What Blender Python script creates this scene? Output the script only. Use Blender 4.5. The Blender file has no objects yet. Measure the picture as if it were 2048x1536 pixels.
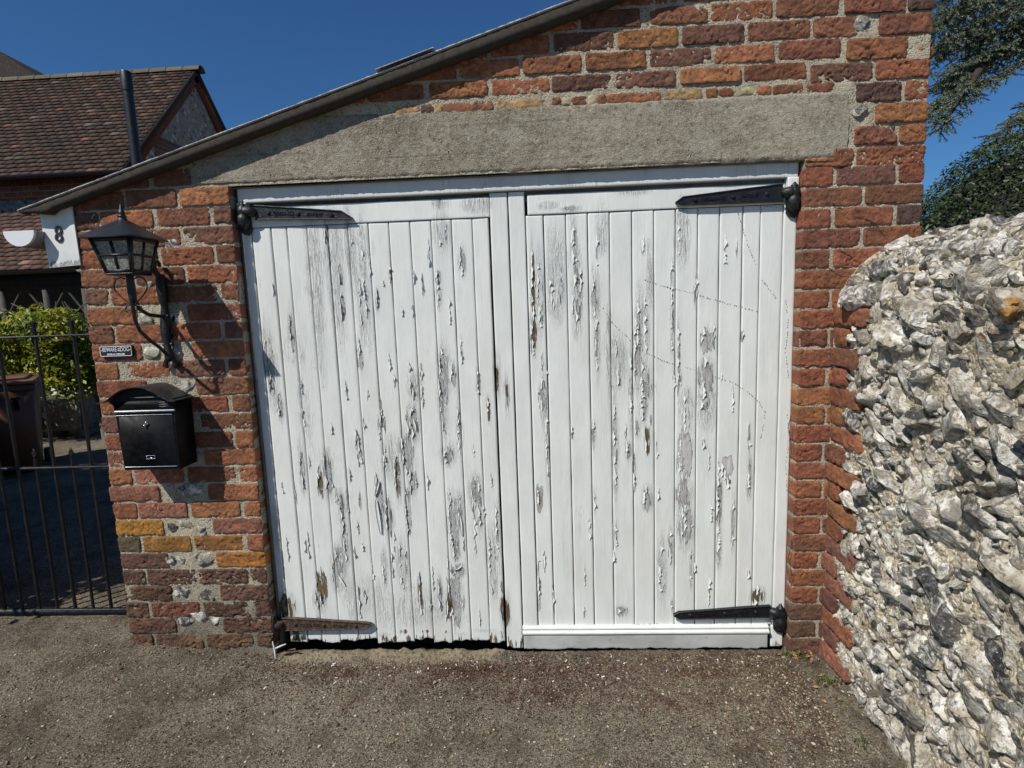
import bpy, math, random
import numpy as np
from mathutils import Vector, Matrix
S = bpy.context.scene
random.seed(7)
RNG = np.random.default_rng(11)
PI = math.pi

# ------------------------------------------------------------------ camera
F_PX = 1118.05
CAM = np.array([-0.40924, -2.2306, 1.47870])
YAW, PITCH, ROLL = -0.0521, 0.1331, -0.0362
def cam_axes():
    cy, sy = math.cos(YAW), math.sin(YAW); cp, sp = math.cos(PITCH), math.sin(PITCH)
    f = np.array([sy*cp, cy*cp, -sp]); r0 = np.array([cy, -sy, 0.0]); u0 = np.cross(r0, f)
    r = math.cos(ROLL)*r0 + math.sin(ROLL)*u0; u = -math.sin(ROLL)*r0 + math.cos(ROLL)*u0
    return r, u, f
AX = cam_axes()
cam_data = bpy.data.cameras.new('camera'); cam = bpy.data.objects.new('camera', cam_data)
S.collection.objects.link(cam); S.camera = cam
cam_data.sensor_width = 36.0; cam_data.lens = F_PX/2048*36.0
cam_data.clip_start = 0.05; cam_data.clip_end = 2000
r_, u_, f_ = AX
cam.matrix_world = Matrix(((r_[0], u_[0], -f_[0], CAM[0]), (r_[1], u_[1], -f_[1], CAM[1]), (r_[2], u_[2], -f_[2], CAM[2]), (0, 0, 0, 1)))
def W(x, y, Y=0.0):
    """survey: photo measurement -> point on the real vertical plane at depth Y"""
    d = AX[2]*F_PX + AX[0]*(x-1024) - AX[1]*(y-768)
    return CAM + d*((Y-CAM[1])/d[1])
def wx(x, y, Y=0.0): return float(W(x, y, Y)[0])
def wz(x, y, Y=0.0): return float(W(x, y, Y)[2])

# ------------------------------------------------------------------ light
SUN_AZ, SUN_EL = math.radians(43.5), math.radians(49.3)      # direction the light travels
world = bpy.data.worlds.new('World'); S.world = world; world.use_nodes = True
wn = world.node_tree.nodes; wl = world.node_tree.links
bg = wn.get('Background')
sky = wn.new('ShaderNodeTexSky'); sky.sky_type = 'NISHITA'; sky.sun_disc = False
sky.sun_elevation = SUN_EL; sky.sun_rotation = SUN_AZ + PI
sky.altitude = 300; sky.air_density = 1.0; sky.dust_density = 0.25; sky.ozone_density = 3.0
tint = wn.new('ShaderNodeMix'); tint.data_type = 'RGBA'; tint.blend_type = 'MULTIPLY'; tint.inputs[0].default_value = 1.0
wl.new(sky.outputs[0], tint.inputs[6]); tint.inputs[7].default_value = (0.56, 1.02, 1.46, 1)     # polarised-deep summer blue
wl.new(tint.outputs[2], bg.inputs[0]); bg.inputs[1].default_value = 0.052
sl = bpy.data.lights.new('sun', 'SUN'); sl.energy = 5.0; sl.angle = math.radians(0.53); sl.color = (1.0, 0.955, 0.885)
so = bpy.data.objects.new('sun', sl); S.collection.objects.link(so)
sd = Vector((math.sin(SUN_AZ)*math.cos(SUN_EL), math.cos(SUN_AZ)*math.cos(SUN_EL), -math.sin(SUN_EL)))
so.rotation_euler = sd.to_track_quat('-Z', 'Y').to_euler(); so.location = (-3, -4, 6)
S.view_settings.view_transform = 'Standard'; S.view_settings.look = 'None'
S.view_settings.exposure = 0.0; S.view_settings.gamma = 1.0
S.render.engine = 'CYCLES'

# ------------------------------------------------------------------ noise
def _hash(ix, iy, iz, seed):
    h = (ix*374761393 + iy*668265263 + iz*2147483647 + seed*974634777) & 0xffffffff
    h = ((h ^ (h >> 13))*1274126177) & 0xffffffff
    h = ((h ^ (h >> 16))*2246822519) & 0xffffffff
    return ((h ^ (h >> 15)) & 0xffffff)/float(0xffffff)
def vnoise(P, seed=0):
    P = np.asarray(P, float); I = np.floor(P).astype(np.int64); Fr = P-I; U = Fr*Fr*(3-2*Fr)
    out = 0
    for dx in (0, 1):
        for dy in (0, 1):
            for dz in (0, 1):
                w = (U[:, 0] if dx else 1-U[:, 0])*(U[:, 1] if dy else 1-U[:, 1])*(U[:, 2] if dz else 1-U[:, 2])
                out = out + w*_hash(I[:, 0]+dx, I[:, 1]+dy, I[:, 2]+dz, seed)
    return out*2-1
def fbm(P, octv=3, seed=0, gain=0.5):
    P = np.asarray(P, float); a = 1.0; o = 0; s = 0
    for i in range(octv):
        o = o + a*vnoise(P*(2.03**i), seed+i*17); s += a; a *= gain
    return o/s
def sstep(a, b, x):
    t = np.clip((x-a)/(b-a), 0, 1); return t*t*(3-2*t)

# ------------------------------------------------------------------ object helpers
COL = S.collection
def tag(o, label=None, cat=None, group=None, kind=None):
    if label: o['label'] = label
    if cat: o['category'] = cat
    if group: o['group'] = group
    if kind: o['kind'] = kind
    return o
def thing(name, label, cat, loc=(0, 0, 0), group=None):
    o = bpy.data.objects.new(name, None); COL.objects.link(o); o.location = loc; o.empty_display_size = 0.1
    return tag(o, label, cat, group)
def link(name, me, mat, parent=None, smooth=False):
    if mat is not None:
        for m in (mat if isinstance(mat, (list, tuple)) else [mat]): me.materials.append(m)
    if smooth: me.polygons.foreach_set('use_smooth', np.ones(len(me.polygons), bool))
    o = bpy.data.objects.new(name, me); COL.objects.link(o)
    if parent is not None:
        o.parent = parent
        L = Vector(parent.location); q = parent.parent
        while q is not None: L = L+Vector(q.location); q = q.parent
        o.location = -L      # geometry is written in world coordinates
    return o
class MB:
    """mesh collector: numpy chunks of quads / tris with per-vertex colours"""
    def __init__(s): s.v = []; s.c = []; s.f = []; s.n = 0; s.m = []
    def add(s, v, faces, col=(1, 1, 1), mi=0):
        v = np.asarray(v, float).reshape(-1, 3); c = np.asarray(col, float)
        if c.ndim == 1: c = np.tile(c[:3], (len(v), 1))
        s.v.append(v); s.c.append(c[:, :3])
        faces = np.asarray(faces, np.int64)
        s.f.append(faces+s.n); s.m.append(np.full(len(faces), mi)); s.n += len(v)
        return s
    def grid(s, P, col=(1, 1, 1), flip=False, mi=0, close_u=False):
        nu, nv = P.shape[:2]; idx = np.arange(nu*nv).reshape(nu, nv)
        if close_u: idx = np.vstack([idx, idx[:1]])
        a, b, c, d = idx[:-1, :-1], idx[1:, :-1], idx[1:, 1:], idx[:-1, 1:]
        f = np.stack([a, b, c, d], -1).reshape(-1, 4)
        if flip: f = f[:, ::-1]
        cc = np.asarray(col, float)
        if cc.ndim == 3: cc = cc.reshape(-1, 3)
        return s.add(P.reshape(-1, 3), f, cc, mi)
    def box(s, x0, x1, y0, y1, z0, z1, col=(1, 1, 1), bev=0.0, mi=0, R=None, c=None):
        if bev <= 0:
            v = np.array([[x, y, z] for x in (x0, x1) for y in (y0, y1) for z in (z0, z1)], float)
            f = [[0, 1, 3, 2], [4, 6, 7, 5], [0, 4, 5, 1], [2, 3, 7, 6], [0, 2, 6, 4], [1, 5, 7, 3]]
        else:
            v = []; f = []
            b = min(bev, (x1-x0)/2.01, (y1-y0)/2.01, (z1-z0)/2.01)
            ring = []
            xs = (x0, x1); ys = (y0, y1); zs = (z0, z1); sg = (1, -1)
            idx = {}
            for i in (0, 1):
                for j in (0, 1):
                    for k in (0, 1):
                        p = (xs[i], ys[j], zs[k])
                        for a in range(3):
                            q = [xs[i]+sg[i]*b, ys[j]+sg[j]*b, zs[k]+sg[k]*b]; q[a] = p[a]
                            idx[(i, j, k, a)] = len(v); v.append(q)
            def I(i, j, k, a): return idx[(i, j, k, a)]
            for a in range(3):
                for e in (0, 1):
                    def K(p, q):
                        t = [0, 0, 0]; o = [x for x in range(3) if x != a]; t[a] = e; t[o[0]] = p; t[o[1]] = q
                        return I(*t, a)
                    fc = [K(0, 0), K(1, 0), K(1, 1), K(0, 1)]
                    if (e == 0) != (a == 1): fc = fc[::-1]
                    f.append(fc)
            for a in range(3):
                o = [x for x in range(3) if x != a]
                for p in (0, 1):
                    for q in (0, 1):
                        def T(e, ax):
                            t = [0, 0, 0]; t[a] = e; t[o[0]] = p; t[o[1]] = q; return I(*t, ax)
                        f.append([T(0, o[0]), T(1, o[0]), T(1, o[1]), T(0, o[1])])
            for i in (0, 1):
                for j in (0, 1):
                    for k in (0, 1): f.append([I(i, j, k, 0), I(i, j, k, 1), I(i, j, k, 2), I(i, j, k, 2)])
        v = np.array(v, float)
        if R is not None:
            c0 = np.array(c if c is not None else v.mean(0)); v = (v-c0)@np.array(R).T+c0
        return s.add(v, f, col, mi)
    def tube(s, pts, r, n=8, col=(1, 1, 1), flat=None, caps=True, mi=0):
        P = np.asarray(pts, float); m = len(P); rr = np.full(m, r, float) if np.ndim(r) == 0 else np.asarray(r, float)
        T = np.gradient(P, axis=0); T /= np.linalg.norm(T, axis=1)[:, None]+1e-12
        up = np.array([0, 0, 1.0]) if abs(T[0][2]) < 0.9 else np.array([0, 1.0, 0])
        N = np.cross(T[0], up); N /= np.linalg.norm(N); G = np.zeros((n, m, 3))
        for i in range(m):
            N = N-T[i]*np.dot(N, T[i]); N /= np.linalg.norm(N)+1e-12; B = np.cross(T[i], N)
            for k in range(n):
                a = 2*PI*k/n; G[k, i] = P[i]+rr[i]*(math.cos(a)*N+math.sin(a)*B)
        s.grid(G, col, close_u=True, mi=mi)
        if caps:
            for e in (0, m-1):
                base = [list(G[k, e]) for k in range(n)]+[list(P[e])]
                s.add(base, [[k, (k+1) % n, n, n] for k in range(n)], col, mi)
        return s
    def prism(s, poly, y0, y1, col=(1, 1, 1), bev=0.0, mi=0):
        """outline in XZ extruded along Y (front y0)"""
        poly = np.asarray(poly, float); n = len(poly); c = poly.mean(0)
        rings = [(poly, y1), (poly, y0+bev)]
        if bev > 0:
            d = poly-c; rings.append((c+d*(1-bev/np.maximum(np.abs(d).max(), 1e-6)*1.0), y0))
        v = []; 
        for pl, y in rings: v += [[p[0], y, p[1]] for p in pl]
        f = []
        for k in range(len(rings)-1):
            for i in range(n): f.append([k*n+i, k*n+(i+1) % n, (k+1)*n+(i+1) % n, (k+1)*n+i])
        s.add(v, f, col, mi)
        for pl, y in (rings[0], rings[-1]):
            s.add([[p[0], y, p[1]] for p in pl]+[[c[0], y, c[1]]], [[i, (i+1) % n, n, n] for i in range(n)], col, mi)
        return s
    def mesh(s, name):
        V = np.concatenate(s.v); C = np.concatenate(s.c)
        F4 = np.concatenate([f if f.shape[1] == 4 else np.hstack([f, f[:, -1:]]) for f in s.f]); M = np.concatenate(s.m)
        tri = F4[:, 2] == F4[:, 3]
        me = bpy.data.meshes.new(name)
        q = F4[~tri]; t = F4[tri][:, :3]
        loops = np.concatenate([q.ravel(), t.ravel()]).astype(np.int32)
        tot = np.concatenate([np.full(len(q), 4), np.full(len(t), 3)]).astype(np.int32)
        st = np.concatenate([[0], np.cumsum(tot)[:-1]]).astype(np.int32)
        me.vertices.add(len(V)); me.vertices.foreach_set('co', V.ravel())
        me.loops.add(len(loops)); me.loops.foreach_set('vertex_index', loops)
        me.polygons.add(len(tot)); me.polygons.foreach_set('loop_start', st); me.polygons.foreach_set('loop_total', tot)
        me.polygons.foreach_set('material_index', np.concatenate([M[~tri], M[tri]]).astype(np.int32))
        me.update(calc_edges=True)
        at = me.color_attributes.new('col', 'FLOAT_COLOR', 'POINT')
        at.data.foreach_set('color', np.hstack([C, np.ones((len(C), 1))]).ravel())
        me.validate(); return me
    def build(s, name, mat, parent=None, smooth=False): return link(name, s.mesh(name), mat, parent, smooth)

# ------------------------------------------------------------------ material helpers
class NT:
    def __init__(s, name):
        s.m = bpy.data.materials.new(name); s.m.use_nodes = True; s.t = s.m.node_tree; s.n = s.t.nodes; s.l = s.t.links
        s.b = s.n.get('Principled BSDF'); s.co = s.n.new('ShaderNodeTexCoord').outputs['Object']
    def _set(s, sock, v):
        if v is None: return
        if hasattr(v, 'links') or isinstance(v, bpy.types.NodeSocket): s.l.new(v, sock)
        else:
            if sock.type == 'RGBA' and not isinstance(v, (int, float)): v = tuple(v)[:3]+(1,)
            elif sock.type == 'RGBA': v = (v, v, v, 1)
            sock.default_value = v
    def attr(s, name='col'):
        a = s.n.new('ShaderNodeAttribute'); a.attribute_name = name; return a.outputs['Color']
    def sep(s, c):
        a = s.n.new('ShaderNodeSeparateColor'); s.l.new(c, a.inputs[0]); return a.outputs
    def mapping(s, scale=(1, 1, 1), vec=None, rot=(0, 0, 0), loc=(0, 0, 0)):
        m = s.n.new('ShaderNodeMapping'); s._set(m.inputs['Vector'], vec or s.co); m.inputs['Scale'].default_value = scale
        m.inputs['Rotation'].default_value = rot; m.inputs['Location'].default_value = loc; return m.outputs[0]
    def noise(s, scale=5, detail=4, rough=0.55, vec=None, dist=0.0):
        n = s.n.new('ShaderNodeTexNoise'); s._set(n.inputs['Vector'], vec or s.co); n.inputs['Scale'].default_value = scale
        n.inputs['Detail'].default_value = detail; n.inputs['Roughness'].default_value = rough; n.inputs['Distortion'].default_value = dist
        return n.outputs['Fac']
    def noisec(s, scale=5, detail=2, vec=None):
        n = s.n.new('ShaderNodeTexNoise'); s._set(n.inputs['Vector'], vec or s.co); n.inputs['Scale'].default_value = scale
        n.inputs['Detail'].default_value = detail; return n.outputs['Color']
    def voro(s, scale=5, feature='F1', out='Distance', vec=None, rnd=1.0):
        n = s.n.new('ShaderNodeTexVoronoi'); n.feature = feature; s._set(n.inputs['Vector'], vec or s.co)
        n.inputs['Scale'].default_value = scale; n.inputs['Randomness'].default_value = rnd; return n.outputs[out]
    def math(s, op, a, b=0.0, c=0.0, clamp=False):
        n = s.n.new('ShaderNodeMath'); n.operation = op; n.use_clamp = clamp
        s._set(n.inputs[0], a); s._set(n.inputs[1], b); s._set(n.inputs[2], c); return n.outputs[0]
    def rng(s, v, a, b, c=0.0, d=1.0, smooth=False):
        n = s.n.new('ShaderNodeMapRange'); n.clamp = True
        if smooth: n.interpolation_type = 'SMOOTHSTEP'
        s._set(n.inputs[0], v)
        for i, q in enumerate((a, b, c, d)): s._set(n.inputs[i+1], q)
        return n.outputs[0]
    def mix(s, f, a, b, mode='MIX'):
        n = s.n.new('ShaderNodeMix'); n.data_type = 'RGBA'; n.blend_type = mode; n.clamp_factor = True
        s._set(n.inputs[0], f); s._set(n.inputs[6], a); s._set(n.inputs[7], b); return n.outputs[2]
    def ramp(s, v, stops):
        n = s.n.new('ShaderNodeValToRGB'); s._set(n.inputs[0], v); e = n.color_ramp.elements
        while len(e) < len(stops): e.new(0.5)
        for k, (p, c) in enumerate(stops): e[k].position = p; e[k].color = tuple(c)+(1,)
        return n.outputs[0]
    def bump(s, h, dist=0.002, strength=1.0, normal=None):
        n = s.n.new('ShaderNodeBump'); s._set(n.inputs['Height'], h); n.inputs['Distance'].default_value = dist
        n.inputs['Strength'].default_value = strength
        if normal is not None: s.l.new(normal, n.inputs['Normal'])
        return n.outputs[0]
    def done(s, col, rough=0.8, normal=None, metal=0.0, spec=None):
        s._set(s.b.inputs['Base Color'], col); s._set(s.b.inputs['Roughness'], rough); s._set(s.b.inputs['Metallic'], metal)
        if normal is not None: s.l.new(normal, s.b.inputs['Normal'])
        if spec is not None: s._set(s.b.inputs['Specular IOR Level'], spec)
        return s.m
def simple(name, col, rough=0.6, metal=0.0, bump=None, var=0.25, scale=20, spec=None):
    t = NT(name); n = t.noise(scale, 5); c = t.mix(t.rng(n, 0.3, 0.7), [x*(1-var) for x in col], [min(1, x*(1+var)) for x in col])
    nb = t.bump(t.noise(bump[0], 5), bump[1]) if bump else None
    return t.done(c, rough, nb, metal, spec)

def mat_brick():
    t = NT('old_red_brick'); a = t.attr()
    n1 = t.noise(18, 5, 0.65); n2 = t.noise(90, 5, 0.7); n3 = t.noise(330, 3, 0.7)
    c = t.mix(t.rng(n1, 0.32, 0.7), t.mix(1.0, a, (0.55, 0.55, 0.58), 'MULTIPLY'), t.mix(1.0, a, (1.38, 1.32, 1.22), 'MULTIPLY'))
    c = t.mix(t.rng(n2, 0.52, 0.70, 0, 0.75), c, (0.07, 0.04, 0.032)); c = t.mix(t.rng(n3, 0.54, 0.70, 0, 0.5), c, (0.40, 0.25, 0.17)); c = t.mix(t.rng(t.noise(3, 5, .7), 0.54, 0.68, 0, 0.30), c, (0.085, 0.062, 0.045))
    c = t.mix(t.rng(t.noise(150, 3, 0.8), 0.66, 0.74, 0, 0.45), c, (0.42, 0.31, 0.23))
    cr = t.voro(26, 'DISTANCE_TO_EDGE', vec=t.mapping((1, 1, 2.2), t.mix(0.12, t.co, t.noisec(9, 3))))
    crm = t.rng(cr, 0.0, 0.035, 1, 0); crm = t.math('MULTIPLY', crm, t.rng(t.noise(9, 2), 0.5, 0.62))
    c = t.mix(t.math('MULTIPLY', crm, 0.6), c, (0.05, 0.025, 0.02))
    h = t.math('ADD', t.math('MULTIPLY', n2, 0.55), t.math('MULTIPLY', n3, 0.22)); h = t.math('SUBTRACT', h, t.math('MULTIPLY', crm, 0.35))
    return t.done(c, 0.9, t.bump(h, 0.008, 1.0), spec=0.25)
def mat_mortar(name='lime_mortar', base=(0.44, 0.385, 0.275)):
    t = NT(name); a = t.attr(); n1 = t.noise(14, 5); n2 = t.noise(160, 4, 0.75)
    v = t.voro(190); g = t.sep(t.voro(190, out='Color'))[0]
    c = t.mix(t.rng(n1, 0.3, 0.7), [x*0.62 for x in base], [x*1.15 for x in base])
    c = t.mix(t.rng(g, 0.55, 0.95, 0, 0.5), c, (0.5, 0.47, 0.40)); c = t.mix(t.rng(g, 0.16, 0.1, 0, 0.6), c, (0.09, 0.075, 0.055))
    c = t.mix(1.0, c, a, 'MULTIPLY')
    h = t.math('ADD', t.math('MULTIPLY', n2, 0.7), t.math('MULTIPLY', v, -0.5))
    return t.done(c, 0.95, t.bump(h, 0.006, 0.9), spec=0.2)
def mat_concrete():
    t = NT('weathered_exposed_concrete'); w = t.mix(0.05, t.co, t.noisec(60, 3))
    v = t.voro(170, vec=w); g = t.sep(t.voro(170, out='Color', vec=w)); g2 = t.sep(t.voro(380, out='Color', vec=w)); g3 = t.sep(t.voro(70, out='Color', vec=w)); v3 = t.voro(70, vec=w)
    n1 = t.noise(2.6, 6, 0.65); n2 = t.noise(60, 5, 0.75); n4 = t.noise(9, 5, 0.7)
    c = t.mix(t.rng(n1, 0.38, 0.62), (0.19, 0.16, 0.115), (0.38, 0.335, 0.255)); c = t.mix(t.rng(n4, 0.48, 0.64, 0, 0.75), c, (0.42, 0.39, 0.315)); c = t.mix(t.rng(n4, 0.47, 0.36, 0, 0.55), c, (0.10, 0.088, 0.062))
    c = t.mix(t.rng(g[0], 0.5, 0.95, 0, 0.55), c, (0.40, 0.365, 0.29)); c = t.mix(t.rng(g[1], 0.75, 0.95, 0, 0.5), c, (0.17, 0.115, 0.075))
    c = t.mix(t.rng(g2[0], 0.80, 0.95, 0, 0.75), c, (0.52, 0.50, 0.43)); c = t.mix(t.rng(n2, 0.53, 0.66, 0, 0.7), c, (0.075, 0.06, 0.042)); c = t.mix(t.rng(t.noise(230, 4, .8), 0.52, 0.62, 0, 0.6), c, (0.46, 0.41, 0.31))
    c = t.mix(t.math('MULTIPLY', t.rng(g3[0], 0.93, 0.95), t.rng(v3, 0.35, 0.30)), c, (0.46, 0.43, 0.36)); c = t.mix(t.math('MULTIPLY', t.rng(g3[1], 0.95, 0.96), t.rng(v3, 0.30, 0.22)), c, (0.03, 0.025, 0.02))
    bm_ = t.noise(1.0, 3, 0.6, vec=t.mapping((0.8, 1, 60))); c = t.mix(t.rng(bm_, 0.60, 0.66, 0, 0.35), c, (0.09, 0.08, 0.06))
    h = t.math('ADD', t.math('MULTIPLY', v, -0.45), t.math('MULTIPLY', n2, 1.3))
    return t.done(c, 0.95, t.bump(h, 0.0065, 1.0), spec=0.2)
def mat_paint():
    """old white gloss paint on softwood. vertex colour: R = lost paint, G = brown/rotten, B = blistering"""
    t = NT('peeling_white_paint'); r, g, b = t.sep(t.attr())[:3]
    fine = t.noise(1.0, 6, 0.72, vec=t.mapping((250, 60, 34)))
    mid = t.noise(1.0, 4, 0.6, vec=t.mapping((80, 30, 10), loc=(3, 1, 2)))
    big = t.noise(1.0, 3, 0.6, vec=t.mapping((14, 6, 5)))
    jag = t.math('ADD', t.math('MULTIPLY', t.math('SUBTRACT', mid, 0.5), 1.5), t.math('MULTIPLY', t.math('SUBTRACT', fine, 0.5), 0.38))
    field = t.math('ADD', r, jag)
    lost = t.rng(field, 0.565, 0.585)
    # shadow under each lifted paint edge, painted in as a dark line
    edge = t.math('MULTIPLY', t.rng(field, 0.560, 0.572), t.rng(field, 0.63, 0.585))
    grain = t.noise(1.0, 6, 0.75, vec=t.mapping((420, 100, 9)))
    wood_g = t.mix(t.rng(grain, 0.3, 0.7), (0.36, 0.355, 0.34), (0.60, 0.60, 0.585))
    wood_b = t.mix(t.rng(grain, 0.3, 0.7), (0.05, 0.033, 0.018), (0.24, 0.165, 0.09))
    wood = t.mix(t.rng(t.math('ADD', g, t.math('MULTIPLY', t.math('SUBTRACT', mid, 0.5), 0.5)), 0.35, 0.6), wood_g, wood_b)
    wood = t.mix(t.rng(t.noise(1.0, 4, vec=t.mapping((60, 20, 14), loc=(9, 2, 5))), 0.56, 0.66, 0, 0.45), wood, (0.66, 0.66, 0.64))
    wood = t.mix(t.rng(t.noise(1.0, 4, vec=t.mapping((95, 20, 12), loc=(1, 7, 5))), 0.64, 0.70, 0, 0.7), wood, (0.04, 0.034, 0.028))
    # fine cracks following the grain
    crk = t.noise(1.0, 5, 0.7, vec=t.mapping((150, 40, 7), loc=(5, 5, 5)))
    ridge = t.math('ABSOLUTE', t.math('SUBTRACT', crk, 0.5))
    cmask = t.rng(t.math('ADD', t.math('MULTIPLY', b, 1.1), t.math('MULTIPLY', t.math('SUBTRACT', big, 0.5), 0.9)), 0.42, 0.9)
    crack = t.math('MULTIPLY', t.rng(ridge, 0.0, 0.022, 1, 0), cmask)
    white = t.mix(t.rng(big, 0.3, 0.7), (0.645, 0.665, 0.632), (0.745, 0.765, 0.722))
    white = t.mix(t.rng(t.noise(1.0, 4, vec=t.mapping((3, 2, 1.3), loc=(4, 4, 1))), 0.54, 0.72, 0, 0.45), white, (0.62, 0.595, 0.53))
    white = t.mix(t.rng(t.noise(300, 3, 0.7), 0.64, 0.75, 0, 0.35), white, (0.4, 0.4, 0.39))
    # vertical dirt weep marks
    white = t.mix(t.rng(t.noise(1.0, 3, vec=t.mapping((120, 30, 3.5), loc=(8, 0, 3))), 0.60, 0.76, 0, 0.30), white, (0.46, 0.445, 0.41))
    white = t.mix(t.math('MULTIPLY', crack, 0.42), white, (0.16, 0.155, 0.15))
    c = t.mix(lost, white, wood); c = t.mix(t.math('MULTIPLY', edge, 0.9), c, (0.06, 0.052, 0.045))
    st1 = t.math('SNAP', t.noise(1.0, 4, 0.65, vec=t.mapping((95, 40, 13), loc=(7, 3, 9))), 0.085); st2 = t.math('SNAP', t.noise(1.0, 3, 0.6, vec=t.mapping((190, 60, 24), loc=(1, 3, 4))), 0.11)
    plates = t.math('MULTIPLY', t.math('ADD', t.math('MULTIPLY', t.math('SUBTRACT', st1, 0.45), 3.0), t.math('MULTIPLY', t.math('SUBTRACT', st2, 0.45), 1.5)), t.rng(b, 0.32, 0.8))
    blis = t.math('MULTIPLY', t.math('MULTIPLY', t.noise(1.0, 4, 0.6, vec=t.mapping((120, 30, 22), loc=(2, 2, 2))), 1.0), t.math('ADD', t.math('MULTIPLY', b, 1.5), 0.02))
    h = t.math('ADD', t.math('MULTIPLY', lost, -0.55), t.math('MULTIPLY', blis, 0.9))
    h = t.math('ADD', h, t.math('MULTIPLY', crack, -0.8)); h = t.math('ADD', h, plates); h = t.math('ADD', h, t.math('MULTIPLY', grain, 0.10))
    h = t.math('ADD', h, t.math('MULTIPLY', t.rng(field, 0.52, 0.56), 0.35))
    h = t.math('ADD', h, t.math('MULTIPLY', t.noise(1.0, 4, 0.6, vec=t.mapping((260, 60, 22), loc=(6, 6, 6))), 0.16))
    return t.done(c, t.mix(lost, (0.5,)*3, (0.9,)*3), t.bump(h, 0.0022, 1.0), spec=0.35)
def mat_iron(name='black_painted_iron', col=(0.007, 0.0075, 0.009), rough=0.40, b=(120, 0.0022), spec=0.5):
    t = NT(name); n = t.noise(40, 5, 0.6)
    c = t.mix(t.rng(n, 0.5, 0.8, 0, 0.5), col, [x*2.0+0.004 for x in col])
    return t.done(c, t.rng(n, 0.3, 0.7, rough-0.1, rough+0.18), t.bump(t.noise(b[0], 4), b[1]), spec=spec)
def mat_rust():
    t = NT('rusty_bare_iron'); n = t.noise(60, 6, 0.65); m = t.noise(15, 3)
    c = t.ramp(n, [(0.3, (0.018, 0.014, 0.012)), (0.52, (0.05, 0.032, 0.022)), (0.7, (0.17, 0.085, 0.04))])
    c = t.mix(t.rng(m, 0.5, 0.7, 0, 0.4), c, (0.09, 0.075, 0.06))
    return t.done(c, 0.8, t.bump(n, 0.003))
LICH = []
for (px, py) in ((2022, 642), (2005, 662), (1962, 664), (2034, 594), (2038, 628), (1560 + 412, 400 + 262), (2040, 668), (2030, 760)):
    d_ = W(px, py, 0)-CAM; LICH.append(CAM+d_*((0.700-CAM[0])/d_[0]))
def lichen(t, c):
    f = None; n = t.noise(55, 5, 0.7)
    for k, p in enumerate(LICH):
        vm = t.n.new('ShaderNodeVectorMath'); vm.operation = 'DISTANCE'; t.l.new(t.co, vm.inputs[0]); vm.inputs[1].default_value = tuple(p)
        r = (0.040, 0.030, 0.026, 0.034, 0.036, 0.026, 0.024, 0.02)[k]; q = t.rng(t.math('ADD', vm.outputs['Value'], t.math('MULTIPLY', t.math('SUBTRACT', n, 0.5), 0.06)), r, r*0.75)
        f = q if f is None else t.math('MAXIMUM', f, q)
    return t.mix(t.math('MULTIPLY', f, 0.9), c, t.mix(t.rng(n, .4, .6), (0.28, 0.13, 0.03), (0.52, 0.27, 0.06)))
def mat_flint():
    """vertex colour: R = stone tone, G = fractured face (1) or white rind (0), B = random"""
    t = NT('knapped_flint'); r, g, b = t.sep(t.attr())[:3]
    off = t.mix(1.0, t.attr(), (7.3, 5.1, 9.7), 'MULTIPLY')
    va = t.n.new('ShaderNodeVectorMath'); va.operation = 'ADD'; t.l.new(t.co, va.inputs[0]); t.l.new(off, va.inputs[1]); vec = va.outputs[0]
    n1 = t.noise(22, 5, 0.6, vec=vec); n2 = t.noise(75, 5, 0.7, vec=vec); n3 = t.noise(11, 3, vec=vec, dist=1.2)
    nf = t.noise(26, 5, 0.62, vec=vec, dist=1.8); nf = t.math('ADD', nf, t.math('MULTIPLY', t.math('SUBTRACT', r, 0.5), 0.30))
    face = t.ramp(nf, [(0.30, (0.022, 0.021, 0.022)), (0.44, (0.075, 0.072, 0.068)), (0.51, (0.22, 0.21, 0.19)), (0.58, (0.46, 0.44, 0.385)), (0.68, (0.76, 0.74, 0.68))])
    face = t.mix(t.rng(t.voro(75, vec=vec), 0.20, 0.10, 0, 0.6), face, (0.60, 0.59, 0.55))
    rind = t.mix(t.rng(n1, 0.40, 0.62), (0.44, 0.39, 0.29), (0.86, 0.83, 0.76))
    rind = t.mix(t.rng(n2, 0.52, 0.62, 0, 0.85), rind, (0.13, 0.115, 0.09)); rind = t.mix(t.rng(n3, 0.56, 0.62, 0, 0.75), rind, (0.17, 0.168, 0.165))
    c = t.mix(t.rng(t.math('ADD', g, t.math('MULTIPLY', t.math('SUBTRACT', n2, 0.5), 0.9)), 0.42, 0.58), rind, face)
    c = t.mix(t.rng(t.noise(3.2, 5, 0.7), 0.47, 0.64, 0, 0.50), c, (0.27, 0.225, 0.145))
    c = t.mix(t.rng(t.noise(7, 5, 0.75, vec=t.mapping(loc=(4, 8, 2))), 0.57, 0.68, 0, 0.5), c, (0.085, 0.078, 0.062))
    c = lichen(t, c)
    return t.done(c, t.rng(g, 0.3, 0.8, 0.85, 0.42), t.bump(t.math('ADD', n2, t.math('MULTIPLY', t.noise(230, 3, vec=vec), 0.5)), 0.010, 1.0), spec=0.4)
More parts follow.
